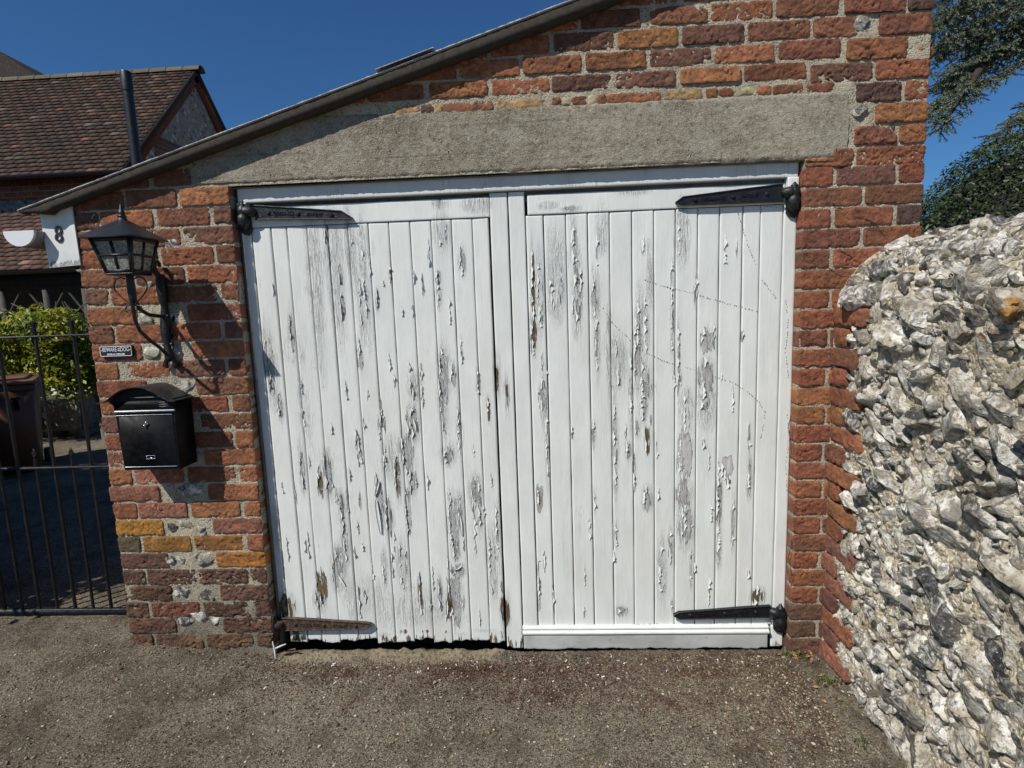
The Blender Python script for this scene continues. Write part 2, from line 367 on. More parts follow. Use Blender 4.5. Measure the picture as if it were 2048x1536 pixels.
def mat_core():
    t = NT('flint_wall_mortar'); a = t.attr(); n1 = t.noise(9, 5); n2 = t.noise(70, 5, 0.7); v = t.voro(95); g = t.sep(t.voro(95, out='Color'))[0]
    c = t.mix(t.rng(n1, 0.35, 0.65), (0.30, 0.25, 0.165), (0.56, 0.49, 0.35)); c = t.mix(t.rng(g, 0.6, 0.9, 0, 0.7), c, (0.7, 0.665, 0.57))
    c = t.mix(t.rng(g, 0.22, 0.12, 0, 0.6), c, (0.13, 0.11, 0.08)); c = t.mix(t.rng(n2, 0.56, 0.7, 0, 0.6), c, (0.11, 0.095, 0.065))
    c = t.mix(t.rng(t.sep(a)[0], 0.05, 0.7), c, t.mix(t.rng(n2, 0.4, 0.6), (0.025, 0.032, 0.012), (0.12, 0.12, 0.045)))
    c = lichen(t, c)
    return t.done(c, 0.95, t.bump(t.math('SUBTRACT', n2, t.math('MULTIPLY', v, 0.7)), 0.009, 1.0), spec=0.2)
def mat_ground():
    t = NT('worn_gritty_tarmac'); a = t.sep(t.attr()); w = t.mix(0.06, t.co, t.noisec(50, 3))
    v = t.voro(85, vec=w); g = t.sep(t.voro(85, out='Color', vec=w)); v2 = t.voro(190, vec=w); g2 = t.sep(t.voro(190, out='Color', vec=w))
    n1 = t.noise(1.7, 6, 0.65); n2 = t.noise(13, 5, 0.68); n3 = t.noise(75, 6, 0.78); n5 = t.noise(210, 4, 0.75); n6 = t.noise(5, 5, 0.7)
    c = t.mix(t.rng(n1, 0.38, 0.62), (0.125, 0.102, 0.072), (0.235, 0.203, 0.152)); c = t.mix(t.rng(n5, 0.50, 0.58, 0, 0.85), c, (0.42, 0.365, 0.27)); c = t.mix(t.rng(n5, 0.48, 0.38, 0, 0.9), c, (0.022, 0.016, 0.010))
    c = t.mix(t.rng(n6, 0.50, 0.62, 0, 0.6), c, (0.075, 0.058, 0.038)); c = t.mix(t.rng(t.noise(0.9, 5, 0.7, vec=t.mapping(loc=(3, 7, 0))), 0.50, 0.60, 0, 0.35), c, (0.06, 0.048, 0.034))
    peb = t.math('MULTIPLY', t.rng(g[0], 0.80, 0.82), t.rng(v, 0.40, 0.30)); peb2 = t.math('MULTIPLY', t.rng(g2[0], 0.76, 0.78), t.rng(v2, 0.42, 0.32))
    pc = t.ramp(g[1], [(0.1, (0.12, 0.09, 0.06)), (0.4, (0.26, 0.20, 0.12)), (0.7, (0.36, 0.32, 0.24)), (1.0, (0.55, 0.52, 0.44))]); pc2 = t.ramp(g2[1], [(0.1, (0.12, 0.09, 0.06)), (0.5, (0.30, 0.24, 0.15)), (1.0, (0.58, 0.55, 0.47))])
    c = t.mix(peb2, c, pc2); c = t.mix(peb, c, pc)
    c = t.mix(t.rng(n3, 0.51, 0.62, 0, 0.85), c, (0.030, 0.022, 0.014))
    red = t.math('ADD', a[0], t.math('MULTIPLY', t.math('SUBTRACT', n2, 0.5), 1.5)); red = t.rng(t.math('ADD', red, t.math('MULTIPLY', t.math('SUBTRACT', n3, 0.5), 1.8)), 0.34, 0.62)
    c = t.mix(t.math('MULTIPLY', red, 0.85), c, t.mix(t.rng(n3, 0.4, 0.6), (0.024, 0.011, 0.007), (0.10, 0.048, 0.028)))
    san = t.math('ADD', a[1], t.math('MULTIPLY', t.math('SUBTRACT', n2, 0.5), 1.2)); c = t.mix(t.math('MULTIPLY', t.rng(san, 0.4, 0.75, 0, 0.75), t.rng(n3, 0.62, 0.45)), c, (0.34, 0.29, 0.185))
    c = t.mix(t.rng(t.math('ADD', a[2], t.math('MULTIPLY', t.math('SUBTRACT', n2, 0.5), 1.0)), 0.4, 0.7, 0, 0.6), c, (0.05, 0.052, 0.02))
    scr = t.noise(1.0, 4, 0.7, vec=t.mapping((3, 40, 1), rot=(0, 0, .06))); c = t.mix(t.math('MULTIPLY', t.rng(scr, 0.60, 0.68, 0, 0.55), t.rng(n1, 0.45, 0.6)), c, (0.03, 0.026, 0.02))
    h = t.math('ADD', t.math('MULTIPLY', n3, 0.9), t.math('MULTIPLY', n5, 0.45)); h = t.math('ADD', h, t.math('MULTIPLY', peb, 0.25))
    return t.done(c, 0.95, t.bump(h, 0.013, 1.0), spec=0.2)
def mat_tile():
    t = NT('clay_roof_tile'); a = t.attr(); n = t.noise(9, 5, 0.7); n2 = t.noise(45, 4, 0.7)
    c = t.mix(t.rng(n2, 0.3, 0.7), t.mix(1.0, a, (0.55, 0.55, 0.55), 'MULTIPLY'), t.mix(1.0, a, (1.3, 1.25, 1.2), 'MULTIPLY'))
    c = t.mix(t.rng(n, 0.58, 0.70, 0, 0.55), c, (0.06, 0.055, 0.04)); c = t.mix(t.rng(t.noise(26, 3), 0.68, 0.72, 0, 0.7), c, (0.32, 0.30, 0.25))
    return t.done(c, 0.9, t.bump(n2, 0.006), spec=0.2)
def mat_leaf(name, c0, c1, trans=0.35, scale=3.0):
    t = NT(name); a = t.attr(); n = t.noise(scale, 3)
    c = t.mix(t.rng(n, 0.35, 0.65), c0, c1); c = t.mix(1.0, c, a, 'MULTIPLY')
    t.done(c, 0.5, spec=0.4)
    tr = t.n.new('ShaderNodeBsdfTranslucent'); t._set(tr.inputs[0], c); mx = t.n.new('ShaderNodeMixShader'); mx.inputs[0].default_value = trans
    out = [n for n in t.n if n.type == 'OUTPUT_MATERIAL'][0]
    t.l.new(t.b.outputs[0], mx.inputs[1]); t.l.new(tr.outputs[0], mx.inputs[2]); t.l.new(mx.outputs[0], out.inputs[0]); return t.m
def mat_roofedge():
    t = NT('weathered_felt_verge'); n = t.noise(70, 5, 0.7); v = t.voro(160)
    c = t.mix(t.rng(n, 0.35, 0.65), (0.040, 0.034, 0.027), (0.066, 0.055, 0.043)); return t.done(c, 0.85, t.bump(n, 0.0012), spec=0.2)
def mat_grit():
    t = NT('mineral_felt_top'); n = t.noise(220, 4, 0.7); c = t.mix(t.rng(n, 0.4, 0.6), (0.22, 0.21, 0.2), (0.52, 0.5, 0.46)); return t.done(c, 0.95, t.bump(n, 0.004))
def mat_far_flint():
    t = NT('distant_flintwork'); v = t.voro(13); g = t.sep(t.voro(13, out='Color'))[0]
    c = t.ramp(g, [(0.1, (0.05, 0.05, 0.052)), (0.45, (0.16, 0.15, 0.14)), (0.9, (0.42, 0.40, 0.36))]); c = t.mix(t.rng(v, 0.38, 0.55), c, (0.27, 0.24, 0.18))
    return t.done(c, 0.85, t.bump(t.math('MULTIPLY', v, -1), 0.03))
def mat_glass():
    t = NT('wrinkled_obscured_glass'); n = t.noise(95, 3, 0.6, dist=1.6); n2 = t.noise(40, 2)
    c = t.mix(t.rng(n, 0.4, 0.62), (0.12, 0.12, 0.10), (0.46, 0.46, 0.40)); c = t.mix(t.rng(n2, 0.4, 0.7, 0, 0.4), c, (0.2, 0.17, 0.12))
    t.done(c, 0.22, t.bump(n, 0.004), spec=0.5)
    t.b.inputs['Transmission Weight'].default_value = 0.1
    return t.m
def mat_fb(name, mort=(0.30, 0.26, 0.2), c0=(0.19, 0.07, 0.042), c1=(0.30, 0.13, 0.075)):
    t = NT(name); b = t.n.new('ShaderNodeTexBrick'); t.l.new(t.mapping((1, 1, 1), rot=(PI/2, 0, 0)), b.inputs['Vector'])
    b.inputs['Scale'].default_value = 1.0; b.inputs['Brick Width'].default_value = 0.225; b.inputs['Row Height'].default_value = 0.075
    b.inputs['Mortar Size'].default_value = 0.006; t._set(b.inputs['Color1'], c0); t._set(b.inputs['Color2'], c1); t._set(b.inputs['Mortar'], mort)
    n = t.noise(30, 4); c = t.mix(t.rng(n, 0.4, 0.7, 0, 0.5), b.outputs[0], (0.07, 0.04, 0.03)); return t.done(c, 0.9, t.bump(n, 0.004))
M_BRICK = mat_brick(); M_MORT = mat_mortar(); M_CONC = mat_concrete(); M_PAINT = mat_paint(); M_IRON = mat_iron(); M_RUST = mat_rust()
M_FLINT = mat_flint(); M_CORE = mat_core(); M_GROUND = mat_ground(); M_TILE = mat_tile()
M_VERGE = mat_roofedge(); M_GRIT = mat_grit(); M_FFL = mat_far_flint(); M_GLASS = mat_glass()
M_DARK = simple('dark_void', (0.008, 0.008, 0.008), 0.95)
M_BOX = mat_iron('black_powder_coated_steel', (0.003, 0.003, 0.0033), 0.50, (300, 0.0001), 0.22)
M_CHROME = simple('polished_steel', (0.62, 0.62, 0.62), 0.22, 1.0, var=0.05)
M_WHITE = simple('white_gloss_paint', (0.70, 0.71, 0.70), 0.4, var=0.05, bump=(200, 0.0004))
M_UPVC = simple('white_plastic', (0.72, 0.73, 0.74), 0.35, var=0.03)
M_GREYP = simple('shade_grey_plastic', (0.22, 0.22, 0.20), 0.6)
M_SIGNB = simple('sign_black_enamel', (0.012, 0.014, 0.02), 0.35)
M_SIGNW = simple('sign_white_enamel', (0.7, 0.72, 0.74), 0.4, var=0.05)
M_NUM = simple('black_numeral', (0.02, 0.02, 0.022), 0.5)
M_FBR = mat_fb('distant_brick'); M_FBR2 = mat_fb('pale_brick_band', (0.42, 0.38, 0.28), (0.36, 0.23, 0.12), (0.5, 0.36, 0.2))
M_GREYWOOD = simple('silvered_oak', (0.16, 0.16, 0.15), 0.85, bump=(60, 0.004))

# =================================================================== GROUND
def gz(x, y):
    x = np.asarray(x, float); y = np.asarray(y, float)
    z = 0.062*sstep(-1.45, -2.25, x)*1.0
    z = z - 0.03*sstep(0.3, -1.5, y)*sstep(-2.6, -1.0, x)*0.3
    return z
def ground():
    def axis(lo, fa, fb, hi, step):
        fine = np.arange(fa, fb+1e-6, step); L = []; p = fa; s = step
        while p > lo: s *= 1.35; p -= s; L.append(max(p, lo))
        R = []; p = fb; s = step
        while p < hi: s *= 1.35; p += s; R.append(min(p, hi))
        return np.array(L[::-1]+list(fine)+R)
    X = axis(-400, -3.4, 1.15, 400, 0.0075); Y = axis(-400, -1.05, 0.55, 400, 0.0075)
    gx, gy = np.meshgrid(X, Y, indexing='ij'); x = gx.ravel(); y = gy.ravel()
    near = sstep(8, 3, np.hypot(x+0.8, y))
    P = np.stack([x, y, 0*x], 1)
    z = gz(x, y)
    z += near*(0.004*fbm(P*3, 2, 3)+0.0035*fbm(P*22, 3, 5)+0.0030*fbm(P*75, 2, 9))
    # crumbling mortar sill under the left leaf, worn dips in front of it
    sill = np.exp(-((y+0.005)/0.035)**2)*sstep(-1.62, -1.52, x)*sstep(-0.52, -0.62, x)
    z += 0.036*sill*(0.7+0.5*fbm(P*28, 3, 21))
    z -= 0.10*sstep(0.035, 0.05, y)*sstep(-1.62, -1.60, x)*sstep(0.6, 0.58, x)*sstep(3, 2.9, y)
    z += 0.022*np.exp(-((x-0.66)/0.05)**2)*sstep(0.02, -0.05, y)*(0.5+0.8*fbm(P*20, 3, 23))
    red = np.zeros_like(x)
    for px, py, rx, ry, s in ((-0.5, -0.10, 1.1, 0.12, 0.46), (0.35, -0.35, 0.35, 0.3, 0.36), (0.33, 0.0, 0.55, 0.16, 0.45), (-0.75, -0.10, 0.34, 0.09, 0.62), (-1.28, -0.12, 0.22, 0.08, 0.55), (-0.42, -0.25, 0.28, 0.10, 0.55), (0.05, -0.28, 0.26, 0.1, 0.5), (0.42, -0.42, 0.26, 0.16, 0.42), (-1.15, -0.3, .2, .08, .35), (0.2, -0.12, 0.3, 0.06, 0.6), (-1.9, -0.1, .3, .06, .25)):
        red = np.maximum(red, s*np.exp(-((x-px)/rx)**2-((y-py)/ry)**2))
    san = 0.75*sill + 0.35*np.exp(-((y+0.07)/0.06)**2)*sstep(-2.3, -1.8, x)*sstep(-0.4, -0.9, x)
    moss = 0.6*np.exp(-((x-0.60)/0.07)**2-((y+0.02)/0.05)**2)+0.4*np.exp(-((x-0.66)/0.05)**2)*(y < 0)
    col = np.stack([red, san, moss], 1)
    mb = MB(); P[:, 2] = z; mb.grid(P.reshape(len(X), len(Y), 3), col.reshape(len(X), len(Y), 3)); o = mb.build('ground', M_GROUND, None, True)
    tag(o, kind='structure')
ground()

# icosphere templates
def ico(sub):
    import bmesh
    bm = bmesh.new(); bmesh.ops.create_icosphere(bm, subdivisions=sub, radius=1.0)
    v = np.array([q.co[:] for q in bm.verts]); f = np.array([[q.index for q in p.verts] for p in bm.faces]); bm.free(); return v, np.hstack([f, f[:, 2:3]])
ICO = {k: ico(k) for k in (1, 2, 3, 4)}
def rot_rand(rng):
    q = rng.normal(size=4); q /= np.linalg.norm(q); w, x, y, z = q
    return np.array([[1-2*(y*y+z*z), 2*(x*y-z*w), 2*(x*z+y*w)], [2*(x*y+z*w), 1-2*(x*x+z*z), 2*(y*z-x*w)], [2*(x*z-y*w), 2*(y*z+x*w), 1-2*(x*x+y*y)]])
def flint(mb, c, size, nrm, rng, sub=3, tone=None, el=None, ncut=None, cutbias=0.5, up=(0, 0, 1), ang=None):
    """an irregular nodule; planes clip it into fractured faces; returns nothing"""
    v, f = ICO[sub]; v = v.copy(); sd = int(rng.integers(1e6))
    cutm = np.zeros(len(v))
    # lumps
    d = 1+0.42*fbm(v*1.4+sd % 97, 2, sd)+0.20*fbm(v*3.3, 3, sd+5)
    P = v*d[:, None]
    n = np.array(nrm, float); n /= np.linalg.norm(n)
    ncut = rng.integers(2, 6) if ncut is None else ncut
    for k in range(ncut):
        a = rng.normal(size=3); a /= np.linalg.norm(a)
        if k == 0: a = n*1.0+0.45*rng.normal(size=3); a /= np.linalg.norm(a)
        if np.dot(a, n) < -0.2: a = -a
        h = rng.uniform(0.42, 0.82)
        s = P@a; m = s > h
        conch = 0.06*np.sin(4*fbm(P*1.7, 2, sd+k*3)*3)   # conchoidal ripple
        P[m] -= a*(s[m]-h)[:, None]*(0.93)
        P[m] += a*(conch[m]*0.35)[:, None]
        cutm[m] = 1
    P += v*(0.05*fbm(v*7, 2, sd+9))[:, None]
    el = np.array(el if el is not None else [rng.uniform(0.85, 1.5), rng.uniform(0.6, 0.95), rng.uniform(0.55, 0.85)])
    # local frame: t (along surface), b, n
    u = np.array(up, float); t = np.cross(u, n); t /= np.linalg.norm(t); b = np.cross(n, t)
    an = rng.normal(0, 0.5) if ang is None else ang
    t2 = math.cos(an)*t+math.sin(an)*b; b2 = -math.sin(an)*t+math.cos(an)*b
    R0 = np.stack([t2, b2, n], 1)
    loc = P@np.stack([t2, b2, n], 0).T if False else P
    # express P in frame, scale, restore
    q = np.stack([P@t2, P@b2, P@n], 1)*el*size
    Q = np.array(c)+q@np.stack([t2, b2, n], 0)
    tone = rng.beta(1.6, 1.5) if tone is None else tone
    col = np.stack([np.full(len(v), tone), cutm*(1 if rng.random() < cutbias else 0.25), np.full(len(v), rng.random())], 1)
    mb.add(Q, f, col)

# loose grit, one mass
def grit():
    rng = np.random.default_rng(5); mb = MB(); v, f = ICO[1]
    cols = [(0.36, 0.32, 0.23), (0.26, 0.22, 0.15), (0.10, 0.08, 0.055), (0.50, 0.46, 0.37), (0.32, 0.21, 0.10), (0.17, 0.14, 0.10), (0.05, 0.04, 0.03), (0.22, 0.15, 0.08)]
    for i in range(11000):
        x = rng.uniform(-3.1, 0.78); y = rng.uniform(-0.95, 0.03)
        if rng.random() < 0.35: x = 0.75-abs(rng.normal(0, 0.35)); y = -abs(rng.normal(0, 0.35))-.01
        if x > 0.72: continue
        s = rng.uniform(0.0012, 0.0036) if rng.random() < 0.9 else rng.uniform(0.0035, 0.0065)
        P = v*(1+0.35*rng.normal(size=(len(v), 1))*0.5)*np.array([s*rng.uniform(.8, 1.7), s, s*0.55]); a = rng.uniform(0, PI)
        Rm = np.array([[math.cos(a), -math.sin(a), 0], [math.sin(a), math.cos(a), 0], [0, 0, 1]])
        mb.add(P@Rm.T+[x, y, float(gz(x, y))+0.002], f, cols[int(rng.integers(len(cols)))])
    t = NT('loose_grit'); m = t.done(t.mix(t.rng(t.noise(200, 2), 0.3, 0.7), t.mix(1, t.attr(), (0.7, 0.7, 0.7), 'MULTIPLY'), t.attr()), 0.9)
    o = mb.build('loose_grit', m, None); tag(o, 'loose pale grit and small pebbles on the tarmac before the doors', 'grit', kind='stuff')
grit()

# =================================================================== GARAGE
def roofline(x): return 2.283+0.2855*(np.asarray(x)+1.093)     # underside of the verge at the wall face
GAR = thing('garage', 'red brick garage with concrete lintel and white peeling double doors', 'garage', (-0.5, 0, 0))
XL, XD0, XD1, XF, XQ = -2.262, -1.612, 0.598, 0.735, 1.032
BR = {'red': (0.260, 0.098, 0.052), 'org': (0.300, 0.126, 0.058), 'brn': (0.200, 0.084, 0.050), 'drk': (0.095, 0.056, 0.046), 'pnk': (0.285, 0.118, 0.080), 'plm': (0.165, 0.078, 0.056),
      'yel': (0.40, 0.19, 0.035), 'grn': (0.12, 0.10, 0.055), 'buf': (0.38, 0.25, 0.12), 'crm': (0.50, 0.43, 0.28), 'dul': (0.125, 0.068, 0.046)}
def brick(mb, x0, x1, z0, z1, col, rng, proud=0.006, slope=0.0, rough=1.0, back=0.07, ax=None, res=0.0042):
    """one weathered brick; ax: optional (origin, udir, ndir) frame, default the garage front"""
    if isinstance(col, str): col = BR[col]
    w, h = x1-x0, z1-z0
    if w < 0.012 or h < 0.012: return
    nx = max(4, int(w/res)); nz = max(4, int(h/res))
    u = np.linspace(-1, 1, nx); v = np.linspace(-1, 1, nz); U, V = np.meshgrid(u, v, indexing='ij')
    sd = int(rng.integers(1e6))
    X = (x0+x1)/2+U*w/2; Z = (z0+z1)/2+V*h/2+slope*(X-(x0+x1)/2)
    Q = np.stack([X.ravel()*1, np.full(X.size, sd*0.01), Z.ravel()], 1)
    dx = fbm(Q*26, 3, sd).reshape(X.shape); dz = fbm(Q*30+7, 3, sd+1).reshape(X.shape)
    er = 0.0022*rough
    X = X+dx*er*np.abs(U)**2; Z = Z+dz*er*np.abs(V)**2
    # rounded corners
    cx = np.clip(np.abs(U)*w/2-(w/2-0.0075), 0, None)/0.0075; cz = np.clip(np.abs(V)*h/2-(h/2-0.0075), 0, None)/0.0075
    e = np.clip(cx*cx+cz*cz, 0, 2)
    k = 1-0.24*np.clip(cx*cz, 0, 1)
    X = (x0+x1)/2+(X-(x0+x1)/2)*(1-(1-k)*0.010/(w/2)*1.2); Z = (z0+z1)/2+(Z-(z0+z1)/2)*(1-(1-k)*0.010/(h/2)*1.2)
    n1 = fbm(Q*np.array([22, 1, 34]), 3, sd+2).reshape(X.shape); n2 = fbm(Q*np.array([70, 1, 120]), 2, sd+3).reshape(X.shape)
    crease = np.abs(fbm(Q@np.array([[1, 0, .5], [0, 1, 0], [-.5, 0, 1]])*np.array([16, 1, 40]), 2, sd+4)).reshape(X.shape)
    tilt = rng.normal(0, 0.0010); tw = rng.normal(0, 0.001)
    crease2 = np.abs(fbm(Q@np.array([[1, 0, -.7], [0, 1, 0], [.7, 0, 1]])*np.array([26, 1, 60]), 2, sd+6)).reshape(X.shape)
    Yf = -(proud-0.0012+0.0026*rough*n1+0.0022*rough*n2-0.0050*rough*sstep(0.09, 0.0, crease)*sstep(-.3, .3, n1)-0.0032*rough*sstep(0.07, 0.0, crease2)+tilt*U+tw*V)+0.0020*np.clip(e, 0, 1)**1.5
    chip = fbm(Q*9+3, 2, sd+8).reshape(X.shape); Yf = Yf+0.007*rough*sstep(0.35, 0.6, chip)*np.maximum(np.abs(U), np.abs(V))**3
    G = np.stack([X, Yf, Z], -1)
    # sides: wrap rings going back into the wall
    def ringpts(Gr): return np.concatenate([Gr[:, 0], Gr[-1, 1:], Gr[-2::-1, -1], Gr[0, -2:0:-1]])
    r0 = ringpts(G); r1 = r0.copy(); r1[:, 1] = 0.006; c = np.array([(x0+x1)/2, 0, (z0+z1)/2]); r1[:, [0, 2]] = c[[0, 2]]+(r0[:, [0, 2]]-c[[0, 2]])*1.004
    r2 = r1.copy(); r2[:, 1] = back
    lim = None
    cv = 1+0.22*n1.ravel()+0.25*n2.ravel()-0.35*(sstep(0.09, 0.0, crease)*sstep(-.3, .3, n1)).ravel()
    cc = np.array(col)[None, :]*np.clip(cv, 0.5, 1.5)[:, None]
    Rg = np.stack([r0, r1, r2], 1)
    if ax is None:
        G[..., 2] = np.minimum(G[..., 2], roofline(G[..., 0])+0.025); Rg[..., 2] = np.minimum(Rg[..., 2], roofline(Rg[..., 0])+0.025)
    else:
        o, ud, nd = [np.array(q, float) for q in ax]
        def tr(A): return o+A[..., 0:1]*ud-A[..., 1:2]*nd+A[..., 2:3]*np.array([0, 0, 1.0])
        G = tr(G); Rg = tr(Rg)
    mb.grid(G, cc); mb.grid(Rg, col, close_u=True, flip=True)

def pick(rng, opts): 
    k = [o[0] for o in opts]; w = np.array([o[1] for o in opts], float); return k[int(rng.choice(len(k), p=w/w.sum()))]
def vary(col, rng, s=0.10):
    c = np.array(BR[col] if isinstance(col, str) else col)*(1+rng.normal(0, s)); c[1] *= 1+rng.normal(0, 0.05); return np.clip(c, 0.015, 0.7)
def brickwork():
    rng = np.random.default_rng(21); mb = MB()
    J = 0.0088
    # ---- left pier
    H = 0.0757; zt0 = 1.620
    top = [('red', 3), ('brn', 3), ('org', 1), ('plm', 2)]
    mid = [('org', 3), ('red', 3), ('pnk', 1.5)]
    rows = list(range(-9, 22))
    for i in rows:
        z1 = zt0-H*i; z0 = z1-H+J+rng.normal(0, 0.0008)
        odd = (i % 2 == 0)          # i=12: yellow stretcher etc
        pal = top if i < 8 else mid
        e = rng.normal(0, 0.003)
        if i % 2 == 1: segs = [(XL+e, XL+0.212, 'S'), (XL+0.43, XD0-0.004, 'S')]
        else: segs = [(XL+e, XL+0.100, 'H'), (XL+0.113, XL+0.326, 'S'), (XL+0.346, XL+0.556, 'S'), (XL+0.572, XD0-0.004, 'H')]
        if i % 2 == 1 and i in (-1, -3, -5, -7): segs = [(XL+e, XL+0.212, 'S'), (XL+0.226, XL+0.43, 'S'), (XL+0.445, XD0-.004, 'S')]
        for k, (a, b, t) in enumerate(segs):
            col = vary(pick(rng, pal), rng); rough = 1.0
            if i == 13 and k == 0: col = BR['yel']
            if i == 14: col = [BR['grn'], (0.30, 0.15, 0.035), (0.33, 0.14, 0.035), BR['red']][k]
            if i == 15: col = [BR['dul'], (0.36, 0.155, 0.035)][k]
            if i >= 16: col = vary(pick(rng, [('brn', 1), ('dul', 4)]), rng, 0.12)*0.9; rough = 1.8
            if z0 > roofline((a+b)/2)+0.02 or (z1 > 2.012 and (a+b)/2 > -1.755) or z1 < 0.02: continue
            if z1 > 2.012 and b > -1.755: b = -1.765
            if b-a < 0.03: continue
            brick(mb, a+rng.normal(0, .0015), b+rng.normal(0, .0015), max(z0, 0.02), z1, col, rng, 0.006+rng.normal(0, .0012), rng.normal(0, 0.006), rough)
    for a, b in ((-1.742, -1.69), (-1.675, XD0-.004)): brick(mb, a, b, 1.958, 1.992, vary('brn', rng), rng)
    # ---- right pier (opening edge to outer corner)
    zR = 1.962; pal = [('red', 4), ('brn', 3), ('org', 1)]
    for i in range(-0, 26):
        z1 = zR-H*i; z0 = z1-H+J
        if z0 < -0.01: z0 = 0.0
        if i % 2 == 0: segs = [(XD1, XD1+0.104), (XD1+0.118, XD1+0.330), (XD1+0.345, XQ)]
        else: segs = [(XD1, XD1+0.212), (XD1+0.226, XQ)]
        for k, (a, b) in enumerate(segs):
            if a > 1.0: continue
            if z1 < 1.40 and a > XF: continue
            if z1 < 1.36 and b > XF+.02: b = XF+0.02
            c = vary(pick(rng, pal), rng)
            if (i, k) in ((2, 2),): c = BR['drk']
            if (i, k) in ((0, 1),): c = BR['plm']
            if i >= 23: c = vary('dul', rng)
            sl = 0.0 if z1 < 1.5 else -0.004
            brick(mb, a+rng.normal(0, .0012), b+rng.normal(0, .0012), z0, z1, c, rng, 0.006+rng.normal(0, .001), rng.normal(sl, 0.005), 0.9)
    # thin tile course under the lintel end
    for a, b in ((XD1+0.002, XD1+0.132), (XD1+0.140, XD1+0.165)):
        brick(mb, a, b, 1.966, 1.978, 'red', rng); brick(mb, a, b, 1.983, 1.995, 'org', rng)
    # ---- quoin right of lintel and up
    q = [289, 247, 203, 159, 117, 70, 25, -20, -66, -113, -160, -207]; zq = [wz(1853, y) for y in q]
    for k, zz in enumerate(zq):
        z1 = zz; z0 = (wz(1853, 329) if k == 0 else zq[k-1])+J
        lay = {0: [(0.70, 0.772), (0.782, XQ)], 1: [(0.775, 0.925), (0.937, XQ)], 2: [(0.845, XQ)], 3: [(0.775, 0.935), (0.948, XQ)], 4: [(0.61, 0.828), (0.84, XQ)],
               5: [(0.735, 0.948)], 6: [(0.845, XQ)], 7: [(0.72, 0.93), (0.942, XQ)], 8: [(0.82, XQ)], 9: [(0.72, 0.93), (0.942, XQ)], 10: [(0.82, XQ)], 11: [(0.72, 0.93), (0.942, XQ)]}[k]
        cs = {1: ['brn', 'org'], 2: ['org'], 3: ['drk', 'red'], 4: ['plm', 'org'], 5: ['org'], 6: ['brn'], 7: ['brn', 'drk'], 8: ['brn']}.get(k, ['red', 'red'])
        for (a, b), c in zip(lay, cs): brick(mb, a, b, z0, z1, vary(c, rng, 0.05), rng, 0.007+rng.normal(0, .002), -0.006, 1.5)
    brick(mb, 0.985, XQ+0.01, zq[4]+0.012, zq[5]-0.015, 'org', rng, -0.002, -.02, 3.0)
    # ---- gable above the lintel: running bond
    pg = [('red', 3), ('org', 2), ('brn', 2), ('plm', 2.2), ('pnk', 0.6)]
    tops = [(1360, 139), (1360, 97), (1360, 54), (1360, 12), (1360, -31), (1360, -74), (1360, -117), (1360, -160), (1360, -203)]; bots = [(1360, 170), (1360, 132), (1360, 91), (1360, 47), (1360, 5), (1360, -38), (1360, -81), (1360, -124), (1360, -167)]
    anch = [wx(1356, 155), wx(1425, 115), wx(1361, 70), wx(1418, 30), wx(1364, -10), wx(1418, -50), wx(1364, -95), wx(1418, -138), wx(1364, -180)]
    for r in range(9):
        z1 = wz(*tops[r]); z0 = wz(*bots[r]); a0 = anch[r]
        for k in range(-11, 4):
            a = a0+0.2345*k+0.006+rng.normal(0, .002); b = a+0.2185+rng.normal(0, .002)
            rb = 0.765 if r in (0, 2) else 0.70
            if r == 0: rb = 0.60
            if r == 1: rb = 0.715
            if r == 3: rb = 0.735
            b = min(b, rb)
            if b-a < 0.035: continue
            if z0 > roofline((a+b)/2)+0.02: continue
            brick(mb, a, b, z0+rng.normal(0, .001), z1+rng.normal(0, .001), vary(pick(rng, pg), rng, 0.15), rng, 0.006+rng.normal(0, .0015), -0.004, 1.2)
    # thin mixed course on top of the lintel
    z0, z1 = wz(1360, 199), wz(1360, 181); x = -0.93
    seq = [('buf', .09), ('drk', .05), ('buf', .03), ('brn', .19), ('buf', .20), ('brn', .035), ('crm', .035), ('brn', .055), ('crm', .03), ('brn', .035), ('org', .20), ('buf', .14), ('org', .045), ('red', .055), ('crm', .075), ('org', .055), ('brn', .11), ('red', .10)]
    for c, w in seq:
        brick(mb, x, x+w, z0+rng.normal(0, .001), z1+rng.normal(0, .001), vary(c, rng, .08), rng, 0.004, -0.004, 1.0); x += w+(0.012 if w > .1 else 0.003)
    o = mb.build('brick_facing', M_BRICK, GAR, True)
    return o
brickwork()

